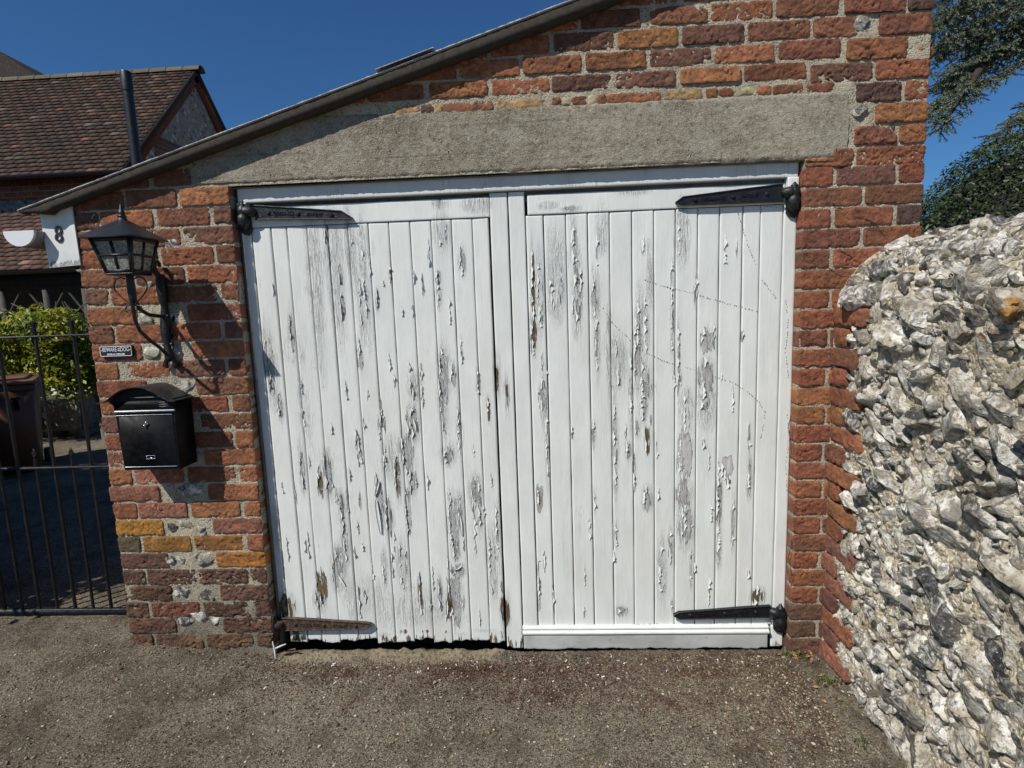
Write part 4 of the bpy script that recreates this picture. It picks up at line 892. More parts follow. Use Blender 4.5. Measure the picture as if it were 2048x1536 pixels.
def hinge(leaf, top, bot, tip, knuck, side, mat, lab=None, words=('COLLINGE', 'PATENT'), knob=True):
    """cast strap hinge. outline given by surveyed points"""
    yf = YD-0.017
    T = [W(x, y, yf) for x, y in top]; B = [W(x, y, yf) for x, y in bot]; tp = W(*tip, yf)
    mb = MB(); out = [(p[0], p[2]) for p in T]+[(tp[0], tp[2])]+[(p[0], p[2]) for p in B[::-1]]
    out = np.array(out); 
    if side > 0: out = out[::-1]
    mb.prism(out, yf, YD-0.003, bev=0.0035)
    for L in (T, B):
        a, b = L[0], L[-1]; pts = np.array([a+(b-a)*t for t in np.linspace(0, 1, 14)]+[tp*0.5+b*.5, tp]); pts[:, 1] = yf-0.0015; mb.tube(pts, 0.0028, 6)
    a = (T[0]+B[0])/2; b = (T[-1]+B[-1])/2
    for t in (0.16, 0.50, 0.88):
        c = a+(b-a)*t; th = np.linspace(0, 2*PI, 15)[:-1]; ring = [(c[0]+0.0085*math.cos(q), c[2]+0.0085*math.sin(q)) for q in th]; mb.prism(ring, yf-0.0045, yf, bev=.002)
        mb.prism([(c[0]+0.0035*math.cos(q), c[2]+0.0035*math.sin(q)) for q in th], yf-0.007, yf-.004, bev=.001)
    ang = math.atan2(b[2]-a[2], b[0]-a[0]); ang = ang if abs(ang) < 1.5 else (ang-PI if ang > 0 else ang+PI)
    o0, o1 = (0.33, 0.69) if side < 0 else (0.69, 0.33)
    for w_, t in zip(words, (o0, o1)):
        c = a+(b-a)*t; txt(w_, 0.0165, 0.0022, 'letters', None, None, (c[0], yf-0.001, c[2]), sx=1.05, roll=ang, join=mb, bold=0.0004)
    # knuckle: barrel, collar, finial, wall cup
    k = W(*knuck, yf); sg = -side
    def lathe(cx, cy, prof, n=14):
        G = np.zeros((n, len(prof), 3))
        for i in range(n):
            q = 2*PI*i/n
            for j, (r, z) in enumerate(prof): G[i, j] = (cx+r*math.cos(q), cy+r*math.sin(q), z)
        mb.grid(G, close_u=True)
    z = k[2]
    lathe(k[0], yf-0.002, [(0.0, z+0.056), (0.004, z+0.053), (0.011, z+0.040), (0.017, z+0.034), (0.013, z+0.029), (0.022, z+0.022), (0.025, z+0.004), (0.019, z-0.003), (0.025, z-0.010), (0.027, z-0.030), (0.020, z-0.050), (0.012, z-0.062), (0.0, z-0.066)])
    # curved neck from barrel into the strap
    P0 = np.array([k[0], yf+.004, z+0.010]); P1 = np.array([a[0], yf+0.006, a[2]]); pts = [P0+(P1-P0)*t+np.array([0, -0.010*math.sin(PI*t), 0]) for t in np.linspace(0, 1, 8)]
    mb.tube(pts, [0.020, 0.022, 0.023, 0.022, 0.021, 0.020, 0.019, 0.016], 10)
    if knob:
        sph, f = ICO[2]; mb.add(sph*np.array([0.017, 0.014, 0.017])+np.array([k[0]-side*0.002, yf-0.010, z-0.012]), f)
        # bracket plate down the jamb
        poly = [(k[0]-0.024, z-0.01), (k[0]+0.024, z-0.01), (k[0]+0.026, z-0.062), (k[0]+0.010, z-0.085), (k[0]-0.012, z-0.078), (k[0]-0.022, z-0.066)]; mb.prism(poly, yf+0.002, YD-0.002, bev=.003)
    o = mb.build('strap_hinge', mat, leaf, True)
    if lab: o['label'] = lab
    return o
hinge(LEAF_L, [(508, 411), (560, 414), (620, 417), (682, 422)], [(510, 439), (560, 439), (620, 439), (686, 438)], (706, 437), (487, 428), -1, M_IRON, 'upper black strap hinge of the left leaf')
hinge(LEAF_R, [(1567, 368), (1500, 377), (1430, 386), (1366, 394)], [(1567, 403), (1500, 405), (1430, 407), (1368, 410)], (1351, 405), (1587, 390), 1, M_IRON, 'upper black strap hinge of the right leaf')
hinge(LEAF_R, [(1542, 1212), (1480, 1216), (1420, 1221), (1358, 1225)], [(1540, 1234), (1480, 1235), (1420, 1236), (1360, 1238)], (1347, 1231), (1560, 1231), 1, M_IRON, 'lower black strap hinge of the right leaf', knob=True)
hinge(LEAF_L, [(562, 1236), (620, 1239), (680, 1243), (733, 1246)], [(566, 1261), (620, 1260), (680, 1259), (730, 1258)], (744, 1249), (548, 1250), -1, M_RUST, 'rusty lower strap hinge of the left leaf', words=('COLLINGE', 'PATENT'), knob=False)

# curled paint flakes standing off the boards
def flakes(leaf, xa, xb, seed):
    rng = np.random.default_rng(seed); mb = MB(); n = 0
    cand = [s for s in SP if xa < s[0] < xb]
    for px, pz, rx, rz, s, g, b in cand:
        if s < 0.42: continue
        for k in range(int(1+rz/0.0135)):
            sg = -1 if rng.random() < .68 else 1; q0 = rng.uniform(-.95, .95); x = px+sg*rx*math.sqrt(max(0, 1-q0*q0))*rng.uniform(.55, .95); z = pz+rz*q0
            if not (xa < x < xb) or z < .12 or z > 1.82: continue
            w = rng.uniform(0.004, 0.0130); h = rng.uniform(0.014, 0.060); cur = rng.uniform(0.6, 1.7); m = 7; n_ = 9; P = np.zeros((m, n_, 3)); ph = rng.uniform(0, 6)
            for i in range(m):
                t = i/(m-1)
                for j in range(n_):
                    q = 2*j/(n_-1)-1; ww = w*(1-abs(q)**2.2)*(0.75+.25*math.sin(q*5+ph))+.0006; th = cur*t
                    P[i, j] = (x-sg*(ww/cur)*math.sin(th)*1.0, YD-0.0012-(ww/cur)*(1-math.cos(th))*1.15-.0003*math.sin(q*7+ph), z+q*h*.5)
            mb.grid(P, (0.02, 0, 0.1)); P2 = P.copy(); P2[..., 1] += 0.0006; mb.grid(P2, (0.02, 0, 0.1), flip=True)
    # one long curled strip on the left leaf
    if seed == 1:
        for (pa, pb, w, lift) in (((752, 1000), (762, 1068), 0.016, 0.013), ((758, 962), (750, 992), .012, .012), ((920, 1030), (924, 1072), .010, .010), ((908, 1140), (922, 1132), .016, .012), ((676, 1150), (690, 1172), .014, .012), ((826, 838), (832, 862), .012, .012)):
            A = W(*pa, YD-.004); B = W(*pb, YD-.004); m = 16; P = np.zeros((m, 7, 3))
            for i in range(m):
                t = i/(m-1); c = A+(B-A)*t; ww = w*(0.35+0.65*math.sin(PI*min(1, max(0.06, t*.9+.08))))
                for j in range(7):
                    th = -1.3+2.6*j/6; P[i, j] = (c[0]+ww*0.5*math.sin(th)+rng.normal(0, .0003), YD-0.003-lift*(1-math.cos(th*.9))*0.6-0.002*math.sin(PI*t), c[2]+rng.normal(0, .0004))
            mb.grid(P, (0.0, 0, 0.15)); P2 = P.copy(); P2[..., 1] += 0.0007; mb.grid(P2, (0, 0, .15), flip=True)
    o = mb.build('paint_flakes', M_PAINT, leaf, True); o['kind'] = 'stuff'
flakes(LEAF_L, -1.56, -0.60, 1); flakes(LEAF_R, -0.45, 0.55, 2)

def ivy_marks():
    rng = np.random.default_rng(4); mb = MB(); v, f = ICO[1]
    L = [[(1475, 425), (1484, 450), (1492, 480), (1500, 500), (1512, 532)], [(1285, 560), (1330, 573), (1380, 585), (1430, 600), (1470, 611), (1520, 624)], [(1206, 617), (1222, 643), (1250, 670), (1275, 695), (1305, 712), (1345, 728), (1390, 741)],
         [(1432, 754), (1465, 765), (1490, 780), (1515, 800), (1530, 825), (1525, 865), (1517, 885)], [(1525, 560), (1555, 600)], [(1571, 600), (1576, 640), (1570, 700), (1577, 760)], [(1525, 411), (1558, 415)], [(1574, 830), (1577, 880), (1570, 930), (1575, 1000)]]
    for pl in L:
        for (a, b) in zip(pl[:-1], pl[1:]):
            d = math.hypot(b[0]-a[0], b[1]-a[1]); n = int(d/5.0)
            for k in range(n):
                t = (k+rng.uniform(-.2, .2))/n
                if rng.random() < .16: continue
                p = W(a[0]+(b[0]-a[0])*t+rng.normal(0, .6), a[1]+(b[1]-a[1])*t+rng.normal(0, .6), YD); ln = rng.uniform(0.0018, 0.0042); th = -math.atan2(b[1]-a[1], b[0]-a[0])+rng.normal(0, .3)
                q = v*np.array([ln, 0.0010, 0.0014*rng.uniform(.7, 1.4)]); x = q[:, 0]*math.cos(th)-q[:, 2]*math.sin(th); z = q[:, 0]*math.sin(th)+q[:, 2]*math.cos(th)
                mb.add(np.stack([p[0]+x, YD-0.001+q[:, 1]-(0.003 if p[0] > .549 else 0), p[2]+z], 1), f)
    mb.build('ivy_sucker_marks', simple('dried_ivy_roots', (0.10, 0.085, 0.065), .9), LEAF_R)
ivy_marks()

def dead_ivy():
    rng = np.random.default_rng(14); m = MB()
    for pts in ([(1665, 405), (1700, 430), (1735, 440), (1770, 452)], [(1735, 438), (1758, 458), (1768, 470)], [(1680, 500), (1700, 510), (1715, 525)], [(1655, 535), (1680, 552), (1720, 556)], [(1583, 830), (1577, 860), (1583, 900), (1576, 950)], [(1584, 1080), (1577, 1110), (1582, 1150), (1575, 1185)]):
        q = [W(x, y, -.006) for x, y in pts]; tt = np.linspace(0, len(q)-1, 12); q = np.stack([np.interp(tt, range(len(q)), [p[k] for p in q]) for k in range(3)], 1); q += rng.normal(0, .0012, q.shape); m.tube(q, np.linspace(.0018, .0007, 12), 5)
    m.build('dead_ivy_stem', simple('dead_ivy_stem', (.06, .04, .028), .9), GAR)
dead_ivy()

# =================================================================== WALL LANTERN
def lantern():
    cx, cy = -1.921, -0.192
    T = thing('wall_lantern', 'black iron carriage lantern with frosted panes on scrolled bracket', 'lantern', (cx, 0, 1.40))
    ze, za = 1.785, 1.853; he = 0.100
    def frustum(h0, z0, h1, z1, thick=0.0):
        v = []; 
        for h, z in ((h0, z0), (h1, z1)): v += [[cx-h, cy-h, z], [cx+h, cy-h, z], [cx+h, cy+h, z], [cx-h, cy+h, z]]
        return v, [[0, 1, 5, 4], [1, 2, 6, 5], [2, 3, 7, 6], [3, 0, 4, 7]]
    mb = MB(); v, f = frustum(he, ze, 0.012, za); mb.add(v, f); v, f = frustum(he, ze-0.004, he, ze); mb.add(v, f); mb.add([[cx-he, cy-he, ze-.004], [cx+he, cy-he, ze-.004], [cx+he, cy+he, ze-.004], [cx-he, cy+he, ze-.004]], [[0, 1, 2, 3]])
    t = NT('mossy_black_roof'); n = t.noise(30, 5, .7); m = t.done(t.mix(t.rng(n, .52, .66, 0, .5), (0.016, 0.018, 0.022), (0.05, 0.05, 0.025)), .42, t.bump(n, .001)); mb.build('lantern_roof', m, T)
    mb = MB(); prof = [(0.016, za-.006), (0.016, za+.004), (0.011, za+.007), (0.015, za+.010), (0.0145, za+.015), (0.010, za+.018), (0.013, za+.021), (0.010, za+.028), (0.006, za+.042), (0.0005, za+.058)]
    G = np.zeros((14, len(prof), 3))
    for i in range(14):
        for j, (r, z) in enumerate(prof): G[i, j] = (cx+r*math.cos(2*PI*i/14), cy+r*math.sin(2*PI*i/14), z)
    mb.grid(G, close_u=True); mb.build('finial', M_IRON, T, True)
    # cage
    h1, z1, h0, z0 = 0.0755, ze-0.003, 0.050, 1.660
    def P(s, t, face, out=0.0):       # s -1..1 across, t 0..1 up
        h = h0+(h1-h0)*t+out; z = z0+(z1-z0)*t; a = s*(h0+(h1-h0)*t)
        return [(cx+a, cy-h, z), (cx+h, cy+a, z), (cx-a, cy+h, z), (cx-h, cy-a, z)][face]
    cage = MB(); glass = MB()
    for fc in range(4):
        def bar(s0, s1, t0, t1, o=0.002, th=0.004):
            q = [P(s0, t0, fc, o), P(s1, t0, fc, o), P(s1, t1, fc, o), P(s0, t1, fc, o)]; r = [P(s0, t0, fc, o-th), P(s1, t0, fc, o-th), P(s1, t1, fc, o-th), P(s0, t1, fc, o-th)]
            cage.add(q+r, [[0, 1, 2, 3], [4, 7, 6, 5], [0, 4, 5, 1], [1, 5, 6, 2], [2, 6, 7, 3], [3, 7, 4, 0]])
        bar(-1.03, -0.84, 0, 1); bar(0.84, 1.03, 0, 1); bar(-0.84, .84, 0, 0.09, .0015); bar(-.84, .84, .90, 1, .0015); bar(-.075, .075, .09, .90, .0012); bar(-.84, .84, .475, .535, .0022)
        for (a, b) in ((-.84, -.075), (.075, .84)):
            for (c, d) in ((.09, .475), (.535, .90)):
                G = np.zeros((9, 9, 3)); rr = np.random.default_rng(fc*7+int(a*10)+30)
                for i in range(9):
                    for j in range(9): G[i, j] = P(a+(b-a)*i/8, c+(d-c)*j/8, fc, -0.002+0.0006*rr.normal())
                glass.grid(G)
    cage.box(cx-h0-.002, cx+h0+.002, cy-h0-.002, cy+h0+.002, z0-0.008, z0+0.001, bev=.002)
    cg = cage.build('lantern_cage', M_IRON, T); glass.build('pane', M_GLASS, T, True)
    mb = MB(); mb.tube([(cx, cy, z0+.002), (cx, cy, z0+.05)], .012, 10); sph, f = ICO[2]; mb.add(sph*.02+np.array([cx, cy, z0+.068]), f); mb.build('bulb', M_WHITE, T, True)
    # stem, arm, brace, wall bar
    mb = MB(); zs = z0-0.008
    def Wc(x, y, Y): p = W(x, y, Y); return (p[0], p[1], p[2])
    mb.tube([(cx, cy, zs), (cx, cy, zs-.05), (cx, cy+.002, zs-.085)], .0085, 8)
    mb.tube([(cx+.008, cy, zs), (cx+.010, cy, zs-.05), (cx+.004, cy+.008, zs-.09), (cx, cy+.035, zs-.125), (cx, cy+.08, zs-.145), (cx, cy+.13, zs-.150), (cx, -.022, zs-.152)], .0075, 8)
    mb.tube([(cx-.006, cy, zs), (cx-.006, cy-.002, zs-.06), (cx-.002, cy, zs-.12), (cx, cy+.002, zs-.165), (cx, cy+.02, zs-.205), (cx, cy+.07, zs-.245), (cx, cy+.12, zs-.275), (cx, cy+.155, zs-.305), (cx, -.022, zs-.335)], .0065, 8)
    mb.build('bracket_arm', M_IRON, T, True)
    mb = MB(); zw = zs
    # twisted wall bar with a curl at the head and a tulip foot
    pts = []; 
    for t in np.linspace(0, 1, 30): pts.append((cx+0.004*math.sin(t*7), -0.020-0.004*math.sin(t*9), 1.665-0.335*t))
    rad = [0.012+0.0080*abs(math.sin(t*PI*2.2+.5)) for t in np.linspace(0, 1, 30)]
    mb.tube(pts, rad, 8)
    curl = [(cx+0.0, -.022, 1.655), (cx-.004, -.040, 1.675), (cx, -.052, 1.695), (cx, -.046, 1.712), (cx, -.030, 1.718), (cx, -.016, 1.710), (cx, -.016, 1.696)]; mb.tube(curl, [.011, .011, .010, .009, .008, .007, .005], 8)
    zf = 1.335
    for s in (-1, 1): mb.tube([(cx, -.018, zf+.03), (cx+s*.008, -.018, zf), (cx+s*.020, -.018, zf-.022), (cx+s*.022, -.018, zf-.036), (cx+s*.013, -.018, zf-.040)], [.009, .009, .010, .011, .007], 8)
    mb.tube([(cx-.020, -.022, zf+.052), (cx+.020, -.022, zf+.052)], .007, 8); mb.tube([(cx-.016, -.02, 1.50), (cx+.016, -.02, 1.50)], .008, 8)
    for zz in (1.60, 1.42): mb.box(cx-.010, cx+.010, -.03, 0.004, zz-.01, zz+.01, bev=.003)
    mb.build('wall_bar', M_IRON, T, True)
    # heart scrolls either side of the stem
    for s in (-1, 1):
        mb = MB(); base = np.array([[.018, -.012], [.032, -.004], [.052, -.010], [.064, -.028], [.062, -.052], [.044, -.074], [.020, -.094], [.006, -.108], [.0, -.118]]); tt = np.linspace(0, len(base)-1, 44)
        q = np.stack([np.interp(tt, range(len(base)), base[:, k]) for k in (0, 1)], 1)
        for _ in range(3): q[1:-1] = (q[:-2]+q[1:-1]*2+q[2:])/4
        mb.tube([(cx+s*a, cy, zs+b) for a, b in q], .0026, 6)
        b2 = [(.0, -.100), (.012, -.108), (.028, -.112), (.034, -.124), (.026, -.136), (.012, -.136), (.004, -.126)]; tt = np.linspace(0, 6, 26); q = np.stack([np.interp(tt, range(7), [p[k] for p in b2]) for k in (0, 1)], 1)
        for _ in range(3): q[1:-1] = (q[:-2]+q[1:-1]*2+q[2:])/4
        mb.tube([(cx+s*a, cy+.002, zs+b) for a, b in q], .0024, 6)
        mb.build('scroll', M_IRON, T, True)
lantern()

# =================================================================== LETTER BOX
def letterbox():
    d = 0.118; yb = -0.006; x0, x1 = -2.097, -1.866; z0, z1 = 0.890, 1.165
    T = thing('letter_box', 'black steel letter box with curved hood on the brick pier', 'letter box', ((x0+x1)/2, 0, z0))
    mb = MB(); xm = (x0+x1)/2
    tl, tr = W(212, 800, -d), W(367, 797, -d)
    xa, xb = x0-0.028, x1+0.012
    # body: wider at the top, front face
    a0 = W(227, 812, -d); a1 = W(363, 806, -d); b0 = W(249, 941, -d); b1 = W(361, 938, -d)
    F0 = [(b0[0], b0[2]), (b1[0], b1[2]), (b1[0]+.004, z1+.012), (a0[0], z1+.012)]
    mb.prism(F0, -d, yb, bev=0.0025); body = mb.build('box_body', M_BOX, T)
    # door panel with seam
    m = MB(); m.box(b0[0]+.006, b1[0]-.006, -d-0.0022, -d+.002, z0+.010, 1.118, bev=.001); dr = m.build('door_panel', M_BOX, T)
    m = MB(); m.box(b0[0]+.008, b1[0]-.010, -d-.0045, -d-.0018, z0+.012, z0+.0155, bev=.001); m.box(b0[0]-.002, b1[0]-.006, -d-.0045, -d-.0018, 1.113, 1.1165, bev=.001); m.build('trim_line', M_CHROME, T)
    c = W(294.5, 846, -d); m = MB(); th = np.linspace(0, 2*PI, 19)[:-1]; m.prism([(c[0]+.0085*math.cos(q), c[2]+.0085*math.sin(q)) for q in th], -d-.007, -d-.002, bev=.0015)
    m.box(c[0]-.0015, c[0]+.0015, -d-.009, -d-.006, c[2]-.006, c[2]+.006); m.box(c[0]-.010, c[0]-.004, -d-.010, -d-.006, c[2]-.016, c[2]-.004, bev=.001); m.build('lock', M_CHROME, dr)
    c = W(303, 914, -d); m = MB()
    for (p, q, r, s) in ((-.0185, .0185, .0055, .0075), (-.0185, .0185, -.0075, -.0055), (-.0185, -.0165, -.0055, .0055), (.0165, .0185, -.0055, .0055)): m.box(c[0]+p, c[0]+q, -d-.005, -d-.002, c[2]+r, c[2]+s, bev=.0006)
    m.box(c[0]-.010, c[0]+.012, -d-.0035, -d-.002, c[2]-.0045, c[2]-.002); m.build('name_holder', M_CHROME, dr)
    # flap and its bright lip
    m = MB(); p = W(232, 822, -d); q = W(351, 818, -d); m.box(p[0], q[0], -d-.010, -d-.001, p[2]-.006, p[2]+.0015, bev=.0018); fl = m.build('letter_flap_lip', simple('bright_lip', (0.55, 0.57, 0.6), .3, .6, var=.05), T)
    m = MB(); m.box(p[0]-.004, q[0]+.004, -d-.006, -d+.001, p[2]+.003, p[2]+.038, bev=.002); p2 = W(264, 795, -d); q2 = W(333, 792, -d); m.build('letter_flap', M_BOX, T)
    m = MB(); m.box(p2[0], q2[0], -d-.0075, -d-.005, p2[2]-.001, p2[2]+.001); p = W(320, 804, -d)
    for k in range(3): m.box(p[0], p[0]+.036, -d-.0068, -d-.006, p[2]-.0095*k*.9-.001, p[2]-.0095*k*.9+.0012)
    m.build('flap_vent_slots', simple('worn_grey', (.2, .2, .2), .4), fl)
    # hood: ogee sheet, front edge forward of the box
    prof = [(x0-.058, z1+.006), (x0-.040, z1+.004), (x0-.018, z1+.014), (x0+.012, z1+.036), (x0+.045, z1+.056), (xm-.016, z1+.066), (xm+.022, z1+.064), (xm+.060, z1+.046), (x1-.022, z1+.024), (x1+.002, z1+.009), (x1+.018, z1+.005), (x1+.034, z1+.009)]
    tt = np.linspace(0, len(prof)-1, 60); q = np.stack([np.interp(tt, range(len(prof)), [p[k] for p in prof]) for k in (0, 1)], 1)
    for _ in range(6): q[1:-1] = (q[:-2]+q[1:-1]*2+q[2:])/4
    m = MB(); ys = np.linspace(-d-.030, -.004, 12); G = np.zeros((60, 12, 3)); G2 = G.copy()
    for j, y in enumerate(ys):
        G[:, j, 0] = q[:, 0]; G[:, j, 1] = y; G[:, j, 2] = q[:, 1]; G2[:, j] = G[:, j]; G2[:, j, 2] -= .0025
    m.grid(G); m.grid(G2, flip=True); m.grid(np.stack([G[:, 0], G2[:, 0]], 1)); m.grid(np.stack([G[0], G2[0]], 1)); m.grid(np.stack([G[-1], G2[-1]], 1))
    t = NT('dusty_black_hood'); n = t.noise(35, 5, .7); mt = t.done(t.mix(t.rng(n, .5, .7, 0, .45), (0.014, 0.014, 0.015), (0.11, 0.11, 0.10)), t.rng(n, .3, .7, .35, .6), spec=.5); m.build('hood', mt, T, True)
    # gable plate under the hood
    m = MB(); pl = [(p[0], p[1]-.004) for p in q[8:52]]+[(x1-.002, z1-.01), (x0-.012, z1-.01)]; m.prism(pl, -d-.001, -d+.002); m.build('front_gable', M_BOX, T)
letterbox()

def dog_sign():
    y = -0.012; c = (W(198, 692, y)+W(268, 713, y))/2; w = 0.1375; h = 0.044; r = 0.005
    T = thing('warning_sign', 'small black sign reading BEWARE OF THE DOG on brick', 'sign', (float(c[0]), 0, float(c[2])))
    def rr(w, h, r): return [(c[0]+sx*(w/2-r)+r*math.cos(a), c[2]+sz*(h/2-r)+r*math.sin(a)) for sx, sz, a0 in ((1, 1, 0), (-1, 1, PI/2), (-1, -1, PI), (1, -1, 1.5*PI)) for a in np.linspace(a0, a0+PI/2, 5)]
    m = MB(); m.prism(rr(w, h, r), y-.003, -0.004, bev=.0008); m.build('sign_plate', M_SIGNB, T)
    m = MB(); a = np.array(rr(w-.003, h-.003, r*.8)); b = np.array(rr(w-.0075, h-.0075, r*.6)); G = np.zeros((20, 4, 3))
    for k, (p, yy) in enumerate(((a, y-.003), (a, y-.0042), (b, y-.0042), (b, y-.003))): G[:, k, 0] = p[:, 0]; G[:, k, 1] = yy; G[:, k, 2] = p[:, 1]
    m.grid(G, close_u=True); m.build('sign_border', M_SIGNW, T)
    m = MB(); yy = y-.0038
    txt('BEWARE', .0245, .0006, 'l', None, None, (c[0]-.0255, yy, c[2]+.0065), bold=.0, sx=.66, join=m); txt('DOG', .0245, .0006, 'l', None, None, (c[0]+.0385, yy, c[2]+.0065), bold=.0, sx=.68, join=m)
    txt('OF', .0085, .0006, 'l', None, None, (c[0]+.0145, yy, c[2]+.0105), bold=.0002, sx=.8, join=m); txt('THE', .0085, .0006, 'l', None, None, (c[0]+.0145, yy, c[2]+.0025), bold=.0002, sx=.75, join=m)
    txt('-', .020, .0006, 'l', None, None, (c[0]-.0605, yy, c[2]+.0065), bold=.0003, join=m, sx=.8); txt('-', .020, .0006, 'l', None, None, (c[0]+.0605, yy, c[2]+.0065), bold=.0003, join=m, sx=.8)
    txt('ENTER AT OWN RISK', .0098, .0006, 'l', None, None, (c[0], yy, c[2]-.0125), bold=.0003, sx=.80, join=m)
    m.build('sign_lettering', M_SIGNW, T)
dog_sign()

# =================================================================== FLINT WALL
XW = 0.728
def wall_profile(t, s):
    """t: 0 foot .. 1 back foot along the section; s: distance from the garage. returns x,z,nx,nz"""
    L1 = 1.40; arcr = 0.34; L2 = PI*arcr; tot = 2*L1+L2; d = t*tot
    bul = 0.05*sstep(0.15, 0.9, s)
    x = np.where(d < L1, XW-bul*sstep(1.2, 0.1, d)*1.0, 0); z = np.where(d < L1, d-0.06*(d < 0), 0); nx = np.where(d < L1, -1.0, 0); nz = 0*d
    a = (d-L1)/arcr; m = (d >= L1) & (d < L1+L2)
    x = np.where(m, XW+arcr-arcr*np.cos(a), x); z = np.where(m, L1+arcr*np.sin(a)*0.86, z); nx = np.where(m, -np.cos(a), nx); nz = np.where(m, np.sin(a), nz)
    m = d >= L1+L2
    x = np.where(m, XW+2*arcr, x); z = np.where(m, L1-(d-L1-L2), z); nx = np.where(m, 1.0, nx)
    return x, z, nx, nz
def flint_wall():
    T = thing('flint_wall', 'rough flint and mortar garden wall with rounded top', 'wall', (XW+0.34, -1.1, 0))
    rng = np.random.default_rng(101)
    LEN = 2.6; ns, nt = 360, 420
    sg = np.linspace(0.0, LEN, ns); tg = np.linspace(-0.02, 1.0, nt); Sg, Tg = np.meshgrid(sg, tg, indexing='ij')
    x, z, nx, nz = wall_profile(Tg.ravel(), Sg.ravel()); y = -Sg.ravel(); P = np.stack([x, y, z], 1)
    n = 0.016*fbm(P*7, 3, 71)+0.015*fbm(P*22, 3, 72)+0.010*fbm(P*60, 2, 73)-0.008
    edge = sstep(0, 0.05, Sg.ravel()); n *= edge*0.9+.1
    Q = P+np.stack([nx, 0*nx, nz], 1)*n[:, None]
    moss = np.clip(nz*1.2-0.25, 0, 1)*np.clip(fbm(P*5, 3, 77)*2.2+0.05, 0, 1)
    mb = MB(); mb.grid(Q.reshape(ns, nt, 3), np.stack([moss, 0*moss, 0*moss], 1).reshape(ns, nt, 3)); 
    mb.build('mortar_core', M_CORE, T, True)
    # end cap away from the garage
    mc = MB(); th = np.linspace(0, PI, 12); pl = [(XW, 0), (XW, 1.4)]+[(XW+.34-.34*math.cos(a), 1.4+.33*math.sin(a)) for a in th[1:-1]]+[(XW+.68, 1.4), (XW+.68, 0)]; mc.prism(pl, -LEN-.01, -LEN+.02); mc.build('end_face', M_CORE, T)
    # stones
    mf = MB(); placed = []
    tot = 2*1.40+PI*0.34
    def ok(s, d, r, k=0.87):
        for (a, b, q) in placed:
            if abs(a-s) < .2 and abs(b-d) < .2 and (a-s)**2+(b-d)**2 < (k*(r+q))**2: return False
        return True
    tries = [(0.060, 0.044, 260), (0.044, 0.030, 900), (0.030, 0.019, 3000), (0.019, 0.012, 4200), (0.011, 0.006, 6000)]
    for hi, lo, cnt in tries:
        for _ in range(cnt):
            s = rng.uniform(0.0, 2.1); d = rng.uniform(-0.02, tot*0.62); r = rng.uniform(lo, hi)
            if s < 0.225 and d < 1.42 and ((int(d/0.0757) % 2 == 0 and s < 0.215+r*.6) or s < 0.112+r*.6): continue
            if s > 1.55 and (rng.random() < .4 or hi < .02): continue
            if s < r*1.5+.006 or (hi < .012 and s > 1.3): continue
            if not ok(s, d, r): continue
            placed.append((s, d, r))
    for s, d, r in placed:
        x, z, nx, nz = [float(q) for q in wall_profile(np.array(d/tot), np.array(s))]
        nv = np.array([nx, 0, nz])+0.25*rng.normal(size=3); nv /= np.linalg.norm(nv)
        c = np.array([x, -s, z])+np.array([nx, 0, nz])*(r*rng.uniform(-0.66, -0.02))
        sub = 4 if r > .036 else (3 if r > 0.019 else 2)
        if s > 1.3: sub = min(sub, 3)
        flint(mf, c, r*1.12, nv, rng, sub, None, [rng.uniform(1.1, 1.75), rng.uniform(0.6, 0.92), rng.uniform(0.8, 1.15)], None, 0.5, ang=rng.normal(-0.45, 0.55))
    fo = mf.build('flint_nodules', M_FLINT, T, True); fo.data.set_sharp_from_angle(angle=math.radians(48))
    # brick quoins bonded to the garage
    mq = MB(); ax = ((XW-0.004, 0, 0), (0, -1, 0), (-1, 0, 0)); H = 0.0757; i = 0; z = 0.012
    while z < 1.40:
        L = 0.205 if i % 2 == 0 else 0.100
        c = vary(pick(rng, [('red', 3), ('org', 3), ('brn', 1)]), rng)
        if z < .5: c = vary(pick(rng, [('pnk', 3), ('plm', 1.5), ('red', 1)]), rng)
        x_off = float(wall_profile(np.array(0.0), np.array(0.1))[0])-XW
        brick(mq, 0.012, 0.012+L+rng.normal(0, .006), z, z+H-.012, c, rng, 0.010+rng.normal(0, .003), rng.normal(-0.01, .02), 1.3, 0.05, ax, 0.006); z += H; i += 1
    mq.build('brick_quoin', M_BRICK, T, True)
flint_wall()

